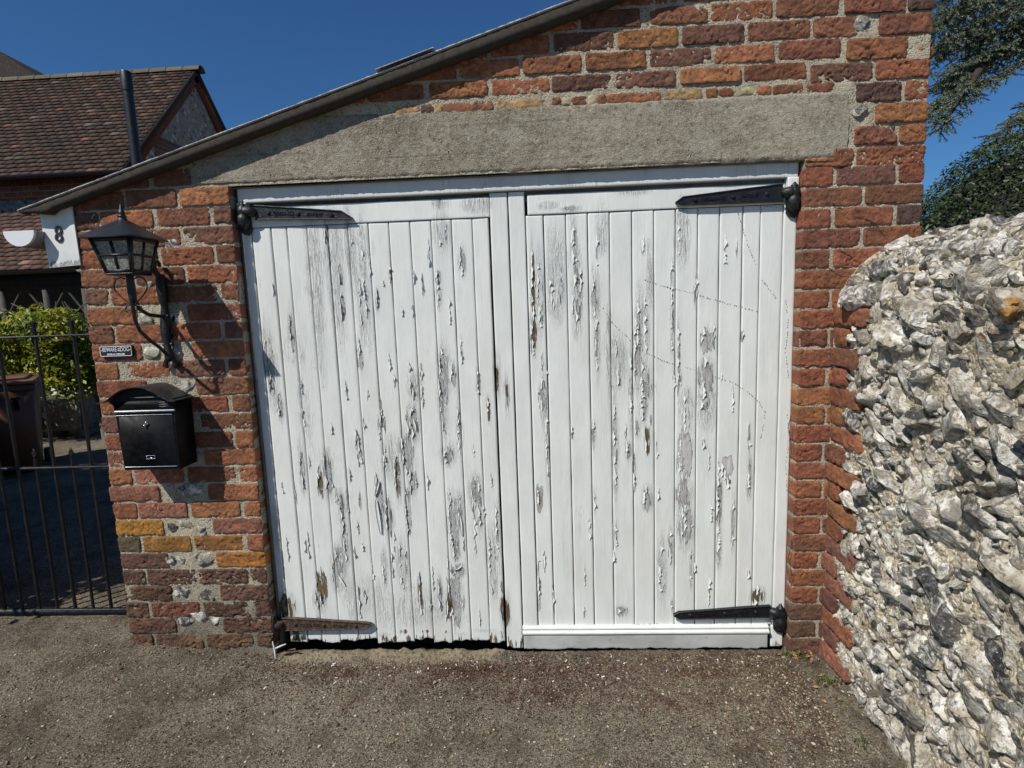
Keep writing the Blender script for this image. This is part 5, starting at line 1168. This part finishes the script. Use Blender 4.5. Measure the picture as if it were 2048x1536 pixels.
# =================================================================== IRON GATE
def gate():
    Y = 0.24; z0 = 0.085
    T = thing('garden_gate', 'black wrought iron gate with spear headed bars beside brick pier', 'gate', (-2.95, Y, z0))
    x1 = -2.405; x0 = -3.50; zm = 0.812; zt = 1.432; sp = 0.0915
    fr = MB(); fr.box(x0, x1, Y-.010, Y+.010, z0-.014, z0+.014, bev=.003); fr.box(x0, x1+.0, Y-.013, Y+.013, zm-.005, zm+.006, bev=.002); fr.box(x0, x1-.02, Y-.012, Y+.012, zt-.005, zt+.005, bev=.002)
    fr.box(x1-.012, x1, Y-.009, Y+.009, z0, zm-.006, bev=.002); fr.box(x0, x0+.02, Y-.01, Y+.01, z0, zt, bev=.002); fr.build('gate_frame', M_IRON, T)
    k = 0; x = -2.45
    def blade(m, x, z, w, h):
        m.prism([(x, z), (x+w*.35, z+h*.22), (x+w, z+h*.50), (x, z+h), (x-w, z+h*.50), (x-w*.35, z+h*.22)], Y-.003, Y+.003, bev=.0015)
    while x > x0+.03:
        m = MB(); tall = k % 2 == 1
        m.tube([(x, Y, z0), (x, Y, (zm if not tall else zt)+(.045 if not tall else .045))], .0068 if not tall else .0075, 8)
        if not tall: blade(m, x, zm+.045, .012, .05)
        else:
            m.tube([(x, Y, zt-.0), (x, Y, zt+.04), (x, Y, zt+.065)], [.007, .009, .011], 8); blade(m, x, zt+.03, .016, .05)
        m.build('bar', M_IRON, T, True); x -= sp; k += 1
    m = MB(); c = (-2.475, zt+.028); q = []
    for t in np.linspace(0, 1, 30): a = -PI/2+t*2.2*PI; r = .024*(1-.72*t); q.append((c[0]+r*math.cos(a), Y, c[1]+r*math.sin(a)))
    m.tube(q, .0035, 6); m.build('scroll', M_IRON, T, True)
    m = MB(); m.box(x1, XL+.03, Y-.006, Y+.006, .30, .325, bev=.002); m.box(x1, XL+.03, Y-.006, Y+.006, 1.2, 1.225, bev=.002); m.build('gate_latch', M_IRON, T)
gate()

# =================================================================== COTTAGE behind
def tiles(mb, x0, x1, y0, z0, y1, z1, rng, gauge=0.10, tw=0.165, pal=None, verge=0.0, proud=0.012):
    L = math.hypot(y1-y0, z1-z0); n = int(L/gauge); uy, uz = (y1-y0)/L, (z1-z0)/L; ny, nz = -uz, uy
    for r in range(n+1):
        x = x0-(tw/2 if r % 2 else 0); sag = 0.0
        while x < x1:
            a = max(x, x0); b = min(x+tw-.0008, x1); x += tw
            if b-a < .02: continue
            d0 = r*gauge-.02; d1 = min(d0+gauge+.05, L); lift = proud+rng.normal(0, .0012); tk = .012; j = rng.normal(0, .0022)
            P = []
            for (d, h) in ((d0+j, lift), (d1, .001)):
                for hh in (h, h+tk):
                    for xx in (a, b): P.append((xx, y0+uy*d+ny*hh, z0+uz*d+nz*hh))
            f = [[0, 1, 3, 2], [2, 3, 7, 6], [4, 6, 7, 5], [0, 2, 6, 4], [1, 5, 7, 3], [0, 4, 5, 1]]
            mb.add(P, f, np.array(pick(rng, pal))*(1+rng.normal(0, .11)))
TP = [((0.062, 0.042, 0.033), 9), ((0.075, 0.046, 0.035), 5), ((0.048, 0.036, 0.030), 5), ((0.15, 0.075, 0.052), .8), ((0.12, 0.10, 0.08), .6)]
def cottage():
    T = thing('cottage', 'old cottage with long clay tiled roof and flint gable', 'house', (-9, 8, 0)); rng = np.random.default_rng(31)
    XG = -6.50; ye, ze, yr, zr = 6.1, 3.70, 8.3, 5.98; X0 = -13.5
    m = MB(); pal = TP
    tiles(m, X0, XG, ye, ze, yr, zr, rng, 0.112, .17, pal, proud=.027); m2 = MB()
    # back slope as sheet of tiles too (seen as a thin edge)
    G = np.array([[[X0, yr, zr], [X0, 10.5, zr-2.2]], [[XG, yr, zr], [XG, 10.5, zr-2.2]]]); m.grid(G, (0.08, .05, .04)); G2 = G.copy(); G2[..., 2] -= .05; m.grid(G2, (.05, .04, .03))
    m.box(X0, XG-.02, ye+.02, ye+.04, ze-.02, ze+.03, (.05, .04, .03)); G = np.array([[[X0, ye, ze-.01], [X0, yr, zr-.02]], [[XG-.01, ye, ze-.01], [XG-.01, yr, zr-.02]]]); m.grid(G, (.05, .04, .03))
    rf = m.build('roof', M_TILE, T)
    m = MB(); x = X0
    while x < XG: 
        q = [(x, yr+.11*math.cos(a), zr-.035+.10*math.sin(a)) for a in np.linspace(0, PI, 8)]; q2 = [(x+.30, p[1], p[2]+.004) for p in q]; m.grid(np.stack([np.array(q), np.array(q2)], 1), np.array((.13, .115, .085))*(1+rng.normal(0, .15))); x += .31
    m.build('ridge_tiles', M_TILE, rf)
    # verge undercloak and barge, front and back rakes of the gable
    m = MB()
    for (ya, za, yb, zb) in ((ye, ze, yr, zr), (10.5, zr-2.2, yr, zr)):
        d = np.array([0, yb-ya, zb-za]); d /= np.linalg.norm(d); nrm = np.array([0, -d[2], d[1]]) if ya < yb else np.array([0, d[2], -d[1]]); nrm *= 1 if nrm[2] > 0 else -1
        A = np.array([XG, ya, za]); B = np.array([XG, yb, zb])
        for (o0, o1, xx, c) in ((-.05, .025, .035, 0), (-.17, -.05, .0, 1)):
            v = []
            for xq in (XG-.12, XG+xx): v += [list(A+nrm*o0+[xq-XG, 0, 0]), list(A+nrm*o1+[xq-XG, 0, 0]), list(B+nrm*o1+[xq-XG, 0, 0]), list(B+nrm*o0+[xq-XG, 0, 0])]
            m.add(v, [[0, 1, 2, 3], [4, 7, 6, 5], [0, 4, 5, 1], [1, 5, 6, 2], [2, 6, 7, 3], [3, 7, 4, 0]], (0.05, .035, .028) if c == 0 else (.16, .06, .04))
    m.build('gable_verge', M_TILE, rf)
    yw = 6.27
    m = MB(); m.box(X0, XG-.06, yw, 10.2, 3.40, 3.70); m.build('eaves_brickwork', M_FBR, T)
    m = MB(); m.box(X0, XG-.064, yw+.004, 10.19, 3.02, 3.399); pl = [(6.28, 3.02), (10.2, 3.02), (10.2, 3.55), (8.3, 5.80), (6.28, 3.6)]
    v = [[XG-.06, a, b] for a, b in pl]+[[XG-.3, a, b] for a, b in pl]; m.add(v[:5]+[[XG-.06, 8.2, 4]], [[i, (i+1) % 5, 5, 5] for i in range(5)]); m.build('flint_panel', M_FFL, T)
    m = MB(); 
    # brick lacing in the gable
    m.box(XG-.062, XG-.052, 7.0, 9.6, 4.0, 4.5); m.build('gable_lacing', M_FBR, T)
    m = MB(); m.box(X0, XG-.05, yw-.03, 10.18, 2.86, 3.018); m.build('brick_string_course', M_FBR2, T)
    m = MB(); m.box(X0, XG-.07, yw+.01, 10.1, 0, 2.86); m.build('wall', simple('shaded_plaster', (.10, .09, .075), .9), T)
    m = MB(); yg = ye-.06; n = 10; G = np.zeros((n, 2, 3))
    for k, a in enumerate(np.linspace(PI, 2*PI, n)): G[k, 0] = (X0, yg+.055*math.cos(a), 3.70+.055*math.sin(a)); G[k, 1] = (XG+.02, yg+.055*math.cos(a), 3.70+.055*math.sin(a))
    m.grid(G); m.build('gutter', M_IRON, T, True)
    m = MB(); a = W(252, 143, 5.9); b = W(272, 330, 5.9); xx = (a[0]+b[0])/2; m.tube([(xx+.01, 5.9, 2.6), (xx, 5.9, a[2]-.25)], .068, 14); m.tube([(xx, 5.9, a[2]-.26), (xx, 5.9, a[2]-.24), (xx, 5.9, a[2]-.02), (xx, 5.9, a[2])], [.075, .075, .073, .066], 14); m.build('vent_pipe', M_IRON, T, True)
    # porch
    m = MB(); yp, zp, yt, zt_ = 5.0, 2.22, 6.22, 3.20; xr = wx(160, 552, yp)
    tiles(m, -11.5, xr, yp, zp, yt, zt_, rng, .112, .17, [((0.095, 0.058, 0.047), 6), ((0.12, 0.07, 0.056), 4), ((0.075, 0.05, 0.042), 3), ((0.2, 0.13, 0.11), .7)], proud=.022)
    G = np.array([[[-11.5, yp, zp-.01], [-11.5, yt, zt_-.01]], [[xr-.02, yp, zp-.01], [xr-.02, yt, zt_-.01]]]); m.grid(G, (.05, .04, .03)); pr = m.build('porch_roof', M_TILE, T)
    m = MB(); G = np.zeros((n, 2, 3))
    for k, a in enumerate(np.linspace(PI, 2*PI, n)): G[k, 0] = (-11.5, yp-.07+.05*math.cos(a), zp-.01+.05*math.sin(a)); G[k, 1] = (xr+.05, yp-.07+.05*math.cos(a), zp-.01+.05*math.sin(a))
    m.grid(G); m.build('porch_gutter', M_IRON, pr, True)
    m = MB(); m.box(-11.5, xr-.02, yp+.02, yp+.14, zp-.22, zp-.05); 
    m.build('porch_beam', simple('dark_timber', (.03, .026, .022), .8), T)
    for px in (12, 100, 178):
        xx = wx(px, 640, yp+.06); m = MB(); m.box(xx-.028, xx+.028, yp+.03, yp+.09, 0, zp-.22); m.tube([(xx+.03, yp+.07, zp-.6), (xx+.28, yp+.07, zp-.24)], .014, 6); m.tube([(xx-.03, yp+.07, zp-.6), (xx-.28, yp+.07, zp-.24)], .014, 6); m.build('porch_post', simple('dark_oak', (.055, .052, .045), .85), T)
    # white panels with dark leading seen under the shrub
    x0, x1 = wx(98, 780, 5.9), wx(153, 780, 5.9); za, zb = wz(120, 806, 5.9), wz(120, 752, 5.9)
    m = MB(); m.box(x0, x1+.9, 5.9, 5.96, za-.3, zb+.5); wd = m.build('window', simple('white_infill', (.72, .73, .74), .5, var=.04), T)
    m = MB()
    for f_ in np.linspace(0, 1.6, 5): m.box(x0+(x1-x0)*f_-.012, x0+(x1-x0)*f_+.012, 5.88, 5.899, za-.3, zb+.5)
    for q in np.linspace(0, 1, 4): m.box(x0, x1+.9, 5.885, 5.897, za-.3+(zb+.8-za)*q-.01, za-.3+(zb+.8-za)*q+.01)
    m.build('glazing_bars', M_IRON, wd)
cottage()
def far_roof():
    T = thing('neighbouring_house', 'dark tiled hipped roof rising behind the cottage ridge', 'house', (-16, 14, 0)); rng = np.random.default_rng(5)
    pR = W(82, 156, 11.0); pT = W(-60, 90, 11.6)
    m = MB(); tiles(m, -24, float(pT[0]), 9.6, float(pR[2])-1.6, 12.2, float(pT[2])+.2, rng, .11, .17, [((0.022, .018, .015), 1), ((.03, .023, .019), 1)])
    a = [float(pT[0]), 12.2, float(pT[2])+.2]; b = [float(pR[0]), 11.0, float(pR[2])-.02]; c = [float(pT[0]), 9.6, float(pR[2])-1.6]; d = [float(pR[0])+.6, 9.8, float(pR[2])-1.6]
    m.add([a, b, d, c], [[0, 1, 2, 3]], (.022, .018, .015)); m.add([a, [b[0], 14.5, b[2]], b], [[0, 1, 2, 2]], (.025, .02, .015)); m.build('roof', M_TILE, T)
    m = MB(); m.box(-24, float(pR[0])-.3, 10.6, 15, 0, float(pR[2])-1.5); m.build('wall', M_FBR, T)
far_roof()

# =================================================================== YARD
def yard():
    m = MB(); m.box(-13.0, XL-.42, 0.95, 6.3, -0.02, 0.006)
    t = NT('stone_yard_paving'); b = t.n.new('ShaderNodeTexBrick'); t.l.new(t.mapping((1, 1, 1), rot=(0, 0, .12)), b.inputs['Vector']); b.inputs['Scale'].default_value = 1; b.inputs['Brick Width'].default_value = .45; b.inputs['Row Height'].default_value = .3; b.inputs['Mortar Size'].default_value = .008
    t._set(b.inputs['Color1'], (0.115, .092, .062)); t._set(b.inputs['Color2'], (.145, .118, .08)); t._set(b.inputs['Mortar'], (.035, .03, .025)); nn = t.noise(30, 6, .7)
    o = m.build('yard_paving', t.done(t.mix(t.rng(nn, .45, .7, 0, .6), b.outputs[0], (.06, .055, .045)), .9, t.bump(nn, .006))); tag(o, kind='structure')
yard()
def leafmass(mb, c, R, n, size, rng, shade=(0.6, 1.3), shell=0.5, up=0.35, zsq=1.0, curved=False, edge=None, amp=.28):
    for i in range(n):
        d = rng.normal(size=3); d /= np.linalg.norm(d); r = (rng.uniform(shell, 1.0))**0.6
        k = 1+amp*math.sin(d[0]*5+c[0]*3)*math.cos(d[2]*6+c[1])+amp*.2*rng.normal()
        p = np.array(c)+d*np.array(R)*r*k
        if edge and not edge(p): continue
        nrm = d*0.7+rng.normal(size=3)*.6+np.array([0, -.2, up]); nrm /= np.linalg.norm(nrm); a = np.cross(nrm, rng.normal(size=3)); a /= np.linalg.norm(a); b = np.cross(nrm, a); s = size*rng.uniform(.6, 1.35)
        v = [p-a*s, p-a*s*.1+b*s*.42, p+a*s, p-a*s*.1-b*s*.42]; v[0] = v[0]+nrm*s*.15; v[2] = v[2]-nrm*s*.2
        mb.add(v, [[0, 1, 2, 3]], np.full(3, rng.uniform(*shade))*np.array([1+.12*rng.normal(), 1, 1]))
def shrub():
    rng = np.random.default_rng(8); c0 = W(70, 690, 4.0)
    T = thing('climbing_shrub', 'sunlit yellow green leafy shrub behind the iron gate', 'shrub', (float(c0[0]), 4.0, 0)); m = MB(); c0 = np.array([c0[0], 4.0, c0[2]])
    for dx, dz, rx, rz, n in ((.35, .22, .35, .22, 1300), (0.0, .16, .4, .22, 1200), (0.15, -.02, .50, .36, 2600), (-.45, -.05, .50, .40, 2400), (.45, -.18, .36, .46, 2400), (.18, -.38, .4, .28, 1500), (.52, .12, .25, .25, 900), (-.9, -.1, .5, .45, 1500), (.62, -.35, .22, .35, 1000)):
        leafmass(m, c0+np.array([dx, rng.normal(0, .1), dz]), (rx, .38, rz), n, .034, rng, (.55, 1.45), .35)
    v0 = [(v, f) for v, f in zip(m.v, m.f)]
    zl = wz(110, 768, 4.0); zr = wz(165, 800, 4.0); xm_ = wx(150, 770, 4.0); off = 0; nv, nc, nf, nm, cnt = [], [], [], [], 0
    for v, c_, f, mi in zip(m.v, m.c, m.f, m.m):
        p = v.mean(0)
        if p[2] > (zl if p[0] < xm_ else zr)+.04*math.sin(p[0]*31): nv.append(v); nc.append(c_); nf.append(np.array([[0, 1, 2, 3]])+cnt); nm.append(mi); cnt += 4
    m.v, m.c, m.f, m.m, m.n = nv, nc, nf, nm, cnt
    m.build('foliage', mat_leaf('spring_leaf', (0.13, 0.19, 0.015), (0.33, 0.34, 0.035), .3, 2.5), T)
    m = MB()
    for k in range(9): m.tube([(c0[0]+.62+rng.normal(0, .03), 4.1, 0), (c0[0]+.6+rng.normal(0, .05), 4.1, .9), (c0[0]+rng.normal(.1, .35), 4.05, 1.3), (c0[0]+rng.normal(0, .5), 4.0, 1.75)], [.025, .02, .012, .005], 6)
    m.build('stem', M_GREYWOOD, T, True)
shrub()
def wheelie():
    p = W(63, 755, 2.9); z = float(p[2]); x1 = float(p[0]); T = thing('wheelie_bin', 'brown wheeled rubbish bin behind the gate', 'bin', (x1-.3, 3.1, 0)); m = MB()
    w, dd = .56, .62; y0 = 2.9; v = []
    for (zz, s) in ((0.06, .80), (z-.06, 1.0)): v += [[x1-w*.5-w*.5*s, y0+(1-s)*.2, zz], [x1-w*.5+w*.5*s, y0+(1-s)*.2, zz], [x1-w*.5+w*.5*s, y0+dd*s, zz], [x1-w*.5-w*.5*s, y0+dd*s, zz]]
    m.add(v, [[0, 1, 5, 4], [1, 2, 6, 5], [2, 3, 7, 6], [3, 0, 4, 7], [0, 3, 2, 1], [4, 5, 6, 7]]); m.box(x1-w-.02, x1+.02, y0-.02, y0+dd+.02, z-.115, z-.06, bev=.012)
    def rt(m):
        a = .66; ca, sa = math.cos(a), math.sin(a)
        for v in m.v: x = v[:, 0]-x1; y = v[:, 1]-y0; v[:, 0] = x1+x*ca-y*sa; v[:, 1] = y0+x*sa+y*ca
        return m
    BR_ = simple('brown_plastic', (.19, .095, .055), .55, var=.1); rt(m).build('bin_body', BR_, T); m = MB(); m.box(x1-w-.03, x1+.03, y0-.035, y0+dd+.02, z-.058, z-.015, bev=.014); m.box(x1-w+.04, x1-.04, y0+.02, y0+dd-.05, z-.014, z+.012, bev=.012); rt(m).build('lid', BR_, T)
    for k in (.14, .28):
        m = MB(); m.box(x1-k-.035, x1-k+.035, y0-.012, y0+.0, z-.20, z-.18); m.box(x1-k-.02, x1-k+.02, y0-.010, y0+.0, z-.30, z-.203); rt(m).build('comb_slot', M_DARK, T)
    for s in (0, 1):
        m = MB(); xx = x1-.02-s*(w-.04); m.tube([(xx-.025, y0+dd-.05, .10), (xx+.025, y0+dd-.05, .10)], .10, 18); rt(m).build('wheel', M_IRON, T)
wheelie()
def trough():
    a = W(76, 805, 4.4); b = W(152, 805, 4.4); x0, x1 = float(a[0]), float(b[0]); T = thing('stone_trough', 'carved stone garden trough standing on blocks', 'trough', ((x0+x1)/2, 4.6, 0)); zt = float(a[2])+.02; zb = max(.16, wz(110, 862, 4.4))
    ST = simple('mossy_carved_stone', (.24, .225, .19), .95, bump=(26, .03), var=.35, scale=14); m = MB(); y0, y1 = 4.4, 5.0; t = .07
    m.box(x0-.3, x1, y0, y0+t, zb, zt, bev=.015); m.box(x0-.3, x1, y1-t, y1, zb, zt, bev=.015); m.box(x0-.3, x0-.3+t, y0+t, y1-t, zb, zt, bev=.01); m.box(x1-t, x1, y0+t, y1-t, zb, zt, bev=.01); m.box(x0-.25, x1-.05, y0+.05, y1-.05, zb, zb+.08); m.build('basin', ST, T)
    for s in (x0-.1, x1-.25):
        m = MB(); m.box(s, s+.18, y0+.08, y1-.08, 0.0, zb+.002, bev=.02); m.build('block', ST, T)
    m = MB(); m.box(x0-.22, x1-.08, y0+.08, y1-.08, zt-.05, zt-.02); m.build('soil', simple('soil', (.06, .05, .02), 1), T)
trough()
def casters():
    # neighbour's side of the gateway: pier and tall clipped hedge, just outside the frame
    T = thing('gate_pier', 'square brick gate pier at the far side of the iron gate', 'pier', (-3.8, .2, 0)); m = MB(); m.box(-3.98, -3.56, -.02, .42, 0, 1.75, bev=.01); m.build('shaft', M_FBR, T); m = MB(); m.box(-4.02, -3.52, -.06, .46, 1.752, 1.83, bev=.01); m.build('cap', M_CONC, T)
    rng = np.random.default_rng(2); T = thing('tall_hedge', 'tall dark clipped hedge along the drive beyond the gate pier', 'hedge', (-6.5, .2, 0)); m = MB()
    for k in range(26000):
        x = rng.uniform(-11, -3.75); fc = rng.integers(3); top = 4.1+.15*math.sin(x*3)
        z = rng.uniform(.1, top); y = -.45 if fc == 0 else (.75 if fc == 1 else rng.uniform(-.45, .75)); 
        if fc == 2: z = top
        if rng.random() < .12: x = -3.75; y = rng.uniform(-.45, .75); z = rng.uniform(.1, top)
        p = np.array([x, y, z])+rng.normal(0, .07, 3); nv = rng.normal(size=3); nv /= np.linalg.norm(nv); a = np.cross(nv, rng.normal(size=3)); a /= np.linalg.norm(a); b = np.cross(nv, a); s = rng.uniform(.03, .075)
        m.add([p-a*s, p+b*s*.5, p+a*s, p-b*s*.5], [[0, 1, 2, 3]], np.full(3, rng.uniform(.5, 1.3)))
    m.build('foliage', mat_leaf('hedge_leaf', (.025, .05, .012), (.05, .085, .02), .15), T)
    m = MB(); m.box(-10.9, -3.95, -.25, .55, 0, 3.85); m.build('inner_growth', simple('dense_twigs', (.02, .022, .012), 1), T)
casters()

# =================================================================== TREES to the right
def yew():
    rng = np.random.default_rng(12); T = thing('yew_tree', 'dark green dome shaped evergreen tree beyond the flint wall', 'tree', (6.2, 6.6, 0)); m = MB()
    cs = [(7.7, 6.8, 1.65, 2.75, 2.2)]
    for x, y, z, rx, rz in cs: leafmass(m, (x, y, z), (rx, 1.8, rz), 80000, .032, rng, (.35, 1.6), .80, .45, amp=.07)
    m.build('crown', mat_leaf('yew_needles', (.016, .030, .008), (.037, .058, .013), .12, 2), T)
    m = MB(); m.tube([(6.1, 6.9, 0), (6.15, 6.9, 1.2), (6.0, 6.9, 2.4)], [.22, .18, .08], 10)
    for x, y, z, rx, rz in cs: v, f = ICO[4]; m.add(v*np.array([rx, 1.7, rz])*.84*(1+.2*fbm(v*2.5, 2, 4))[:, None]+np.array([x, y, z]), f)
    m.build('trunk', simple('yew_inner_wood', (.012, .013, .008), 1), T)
yew()
def cedar():
    rng = np.random.default_rng(44); T = thing('cedar_tree', 'blue green cedar with drooping layered branches above the wall', 'tree', (9.5, 11, 0)); nd = MB(); wd = MB(); Y0 = 9.0
    wd.tube([(12.5, 11, 0), (12.4, 11, 4), (12.2, 11, 9), (12.0, 11, 13)], [.55, .45, .32, .15], 12)
    def tuft(p, d, L, n):
        for k in range(n):
            q = p+d*rng.uniform(0, L); dr = d*.9+rng.normal(size=3)*.6; dr /= np.linalg.norm(dr); s = rng.uniform(.022, .052); side = np.cross(dr, rng.normal(size=3)); side /= np.linalg.norm(side); w = .0062
            nd.add([q-side*w, q+side*w, q+dr*s+side*w*.3, q+dr*s-side*w*.3], [[0, 1, 2, 3]], np.full(3, rng.uniform(.55, 1.5)))
    def limb(a, b, sag, spread, dens, lo=1.0):
        a = np.array(a, float); b = np.array(b, float); n = 34; pts = [a+(b-a)*t+np.array([0, 0, -sag*t*t]) for t in np.linspace(0, 1, n)]
        wd.tube(pts, np.linspace(.07, .008, n), 6)
        for i in range(3, n):
            p = pts[i]; t = i/n; L = spread*(1.15-t)*.9+.15
            for k in range(dens):
                ang = rng.uniform(0, 2*PI); d = np.array([math.cos(ang)*.9-.35, math.sin(ang)*.8, -.22+.22*rng.normal()]); d /= np.linalg.norm(d)
                l = L*rng.uniform(.3, 1.0); m_ = max(2, int(l/.085)); q = p.copy(); tw = [q.copy()]
                for j in range(m_):
                    q = q+d*.085; d = d+np.array([0, 0, -.07]); d /= np.linalg.norm(d); tw.append(q.copy()); tuft(q, d, .09, 20)
                wd.tube(tw, .006, 3, caps=False)
    def at(px, py, Y=Y0): p = W(px, py, Y); return (p[0], p[1], p[2])
    limb(at(2200, -60), at(1880, 60), .25, .75, 5); limb(at(2200, 10), at(1890, 130), .2, .7, 5); limb(at(2190, 60), at(1900, 190), .1, .6, 4)
    limb(at(2000, 100, 9.4), at(1865, 215, 9.2), .1, .55, 5); limb(at(1960, 140, 8.8), at(1880, 255, 8.8), .05, .35, 4)
    limb(at(2260, 90), at(1990, 260), .15, .65, 6); limb(at(2260, 150), at(2030, 230), .12, .6, 5); limb(at(2230, 210), at(1965, 295), .05, .4, 5)
    limb(at(2200, -120), at(1860, -10), .2, .8, 5); limb(at(2300, -150), at(2000, -60), .2, .8, 5); limb(at(2150, -40, 10), at(1860, 90, 10), .2, .8, 5)
    limb(at(2000, -60, 9.6), at(1830, 150, 9.6), .1, .6, 5); limb(at(2280, 60, 9.7), at(2060, 200, 9.7), .1, .7, 5)
    for a_, b_ in (((2100, -30), (1868, 30)), ((2120, 20), (1880, 100)), ((2080, 60), (1872, 165)), ((2160, 0), (1960, 70)), ((2160, 60), (1940, 120)), ((1990, -40), (1862, 60)), ((1980, 60), (1866, 240))):
        yy = rng.uniform(8.8, 10.2); limb(at(*a_, yy), at(*b_, yy), .1, .6, 5)
    nd.build('foliage', mat_leaf('cedar_needles', (0.13, 0.165, 0.105), (0.23, 0.27, 0.18), .15, 1.5), T); wd.build('trunk', simple('cedar_bark', (.04, .033, .026), 1), T, True)
cedar()

# =================================================================== small debris
def debris():
    rng = np.random.default_rng(6)
    P = W(548, 1300, -.03)
    for (a, b, w, c, lab) in (((545, 1283), (551, 1318), .004, (.62, .6, .55), 'thin white paint sliver standing at the left door foot'), ((548, 1298), (572, 1288), .0045, (.58, .56, .5), 'short white splinter lying beside the rusty hinge')):
        A = W(*a, -.045); B = W(*b, -.055); A[2] = max(A[2], .03); B[2] = max(B[2], .016); m = MB(); m.tube([A, (A+B)/2+[.003, 0, .002], B], [w*.6, w, w*.5], 5, c); o = m.build('wood_splinter', simple('pale_splinter', c, .8)); tag(o, lab, 'splinter')
    m = MB(); A = W(565, 1305, -.03); B = W(590, 1288, -.02); A[2] = .03; B[2] = .045; m.tube([A, (A+B)/2, B], [.004, .008, .005], 6); o = m.build('rotten_wood_chunk', simple('rotten_wood', (.22, .14, .07), .9, bump=(60, .006), var=.5, scale=60)); tag(o, 'brown chunk of rotten wood under the rusty hinge', 'wood scrap')
    # reddish bud scales and crumbs blown against the doors, and fallen paint chips
    m = MB(); v, f = ICO[1]
    for k in range(9500):
        x = rng.uniform(-1.75, .66); y = -abs(rng.normal(0, .16))-.002
        if rng.random() < .45: c_ = [(-1.2, -.06, .22, .05), (-.75, -.10, .2, .06), (-.42, -.22, .2, .07), (.1, -.14, .3, .06), (.42, -.35, .22, .16), (.2, -.30, .2, .08), (.55, -.12, .1, .1)][int(rng.integers(7))]; x = rng.normal(c_[0], c_[2]); y = min(rng.normal(c_[1], c_[3]), -.004)
        if x > .69: continue
        l = rng.uniform(.0014, .0055); a = rng.uniform(0, PI); q = v*np.array([l, l*rng.uniform(.3, .7), l*.3]); cc, ss = math.cos(a), math.sin(a)
        m.add(np.stack([x+q[:, 0]*cc-q[:, 1]*ss, y+q[:, 0]*ss+q[:, 1]*cc, float(gz(x, y))+.0035+q[:, 2]], 1), f, np.array([(.055, .022, .014), (.09, .036, .02), (.035, .02, .014), (.12, .06, .035), (.16, .11, .06)][int(rng.integers(5))]))
    t = NT('bud_scales'); tag(m.build('fallen_bud_scales', t.done(t.attr(), .9)), 'reddish brown bud scales drifted along the foot of the white doors', 'plant debris', kind='stuff')
    m = MB()
    for k in range(75):
        x = rng.uniform(-1.6, .6); y = -abs(rng.normal(.02, .10))-.01; l = rng.uniform(.002, .009); w = rng.uniform(.001, .0026); a = rng.normal(1.2, .8); z = float(gz(x, y))+.006; d = np.array([math.cos(a), math.sin(a), 0])*l; e = np.array([-math.sin(a), math.cos(a), .3])*w; p = np.array([x, y, z])
        m.add([p-d-e, p+d-e*.6, p+d*.9+e, p-d*.8+e], [[0, 1, 2, 3]])
    tag(m.build('fallen_paint_chips', M_WHITE), 'small white paint chips fallen on the ground under the doors', 'paint chips', kind='stuff')
    # dead leaves and weeds in the corner
    m = MB()
    for k in range(60):
        x = rng.normal(.63, .035); y = -abs(rng.normal(.0, .03))-.01
        if rng.random() < .4: y = -abs(rng.normal(.15, .12)); x = .655-abs(rng.normal(0, .03))
        p = np.array([x, y, .012+abs(rng.normal(0, .006))]); a = rng.normal(size=3)*[1, 1, .4]; a /= np.linalg.norm(a); b = np.cross(a, [0, 0, 1]+rng.normal(0, .4, 3)); b /= np.linalg.norm(b); s = rng.uniform(.004, .011)
        m.add([p-a*s, p+b*s*.6, p+a*s, p-b*s*.6], [[0, 1, 2, 3]], np.array([(.30, .16, .06), (.22, .10, .05), (.36, .24, .10)][int(rng.integers(3))]))
    t = NT('dead_leaf'); tag(m.build('leaf_litter', t.done(t.attr(), .8)), 'brown dead leaves gathered in the corner below the flint wall', 'leaves', kind='stuff')
    for (cx, cy, n, lab) in ((.600, -.018, 60, 'low green weed at the foot of the right brick pier'), (.655, -.20, 90, 'green weed at the base of the flint wall near the garage'), (.625, -.50, 40, 'small green weed at the wall foot nearest the camera')):
        m = MB()
        for k in range(n):
            a = rng.uniform(0, 2*PI); l = rng.uniform(.006, .028); w = .0022; p = np.array([cx+rng.normal(0, .018), cy+rng.normal(0, .012), .01]); q = p+np.array([math.cos(a)*l*.6, math.sin(a)*l*.6, l*.7]); sd_ = np.array([-math.sin(a), math.cos(a), 0])*w
            m.add([p-sd_*.4, p+sd_*.4, q+sd_, q-sd_], [[0, 1, 2, 3]], np.full(3, rng.uniform(.6, 1.4)))
        o = m.build('weed', mat_leaf('weed_leaf', (.05, .075, .015), (.10, .13, .03), .2)); tag(o, lab, 'weed', 'weeds at the foot of the walls')
debris()
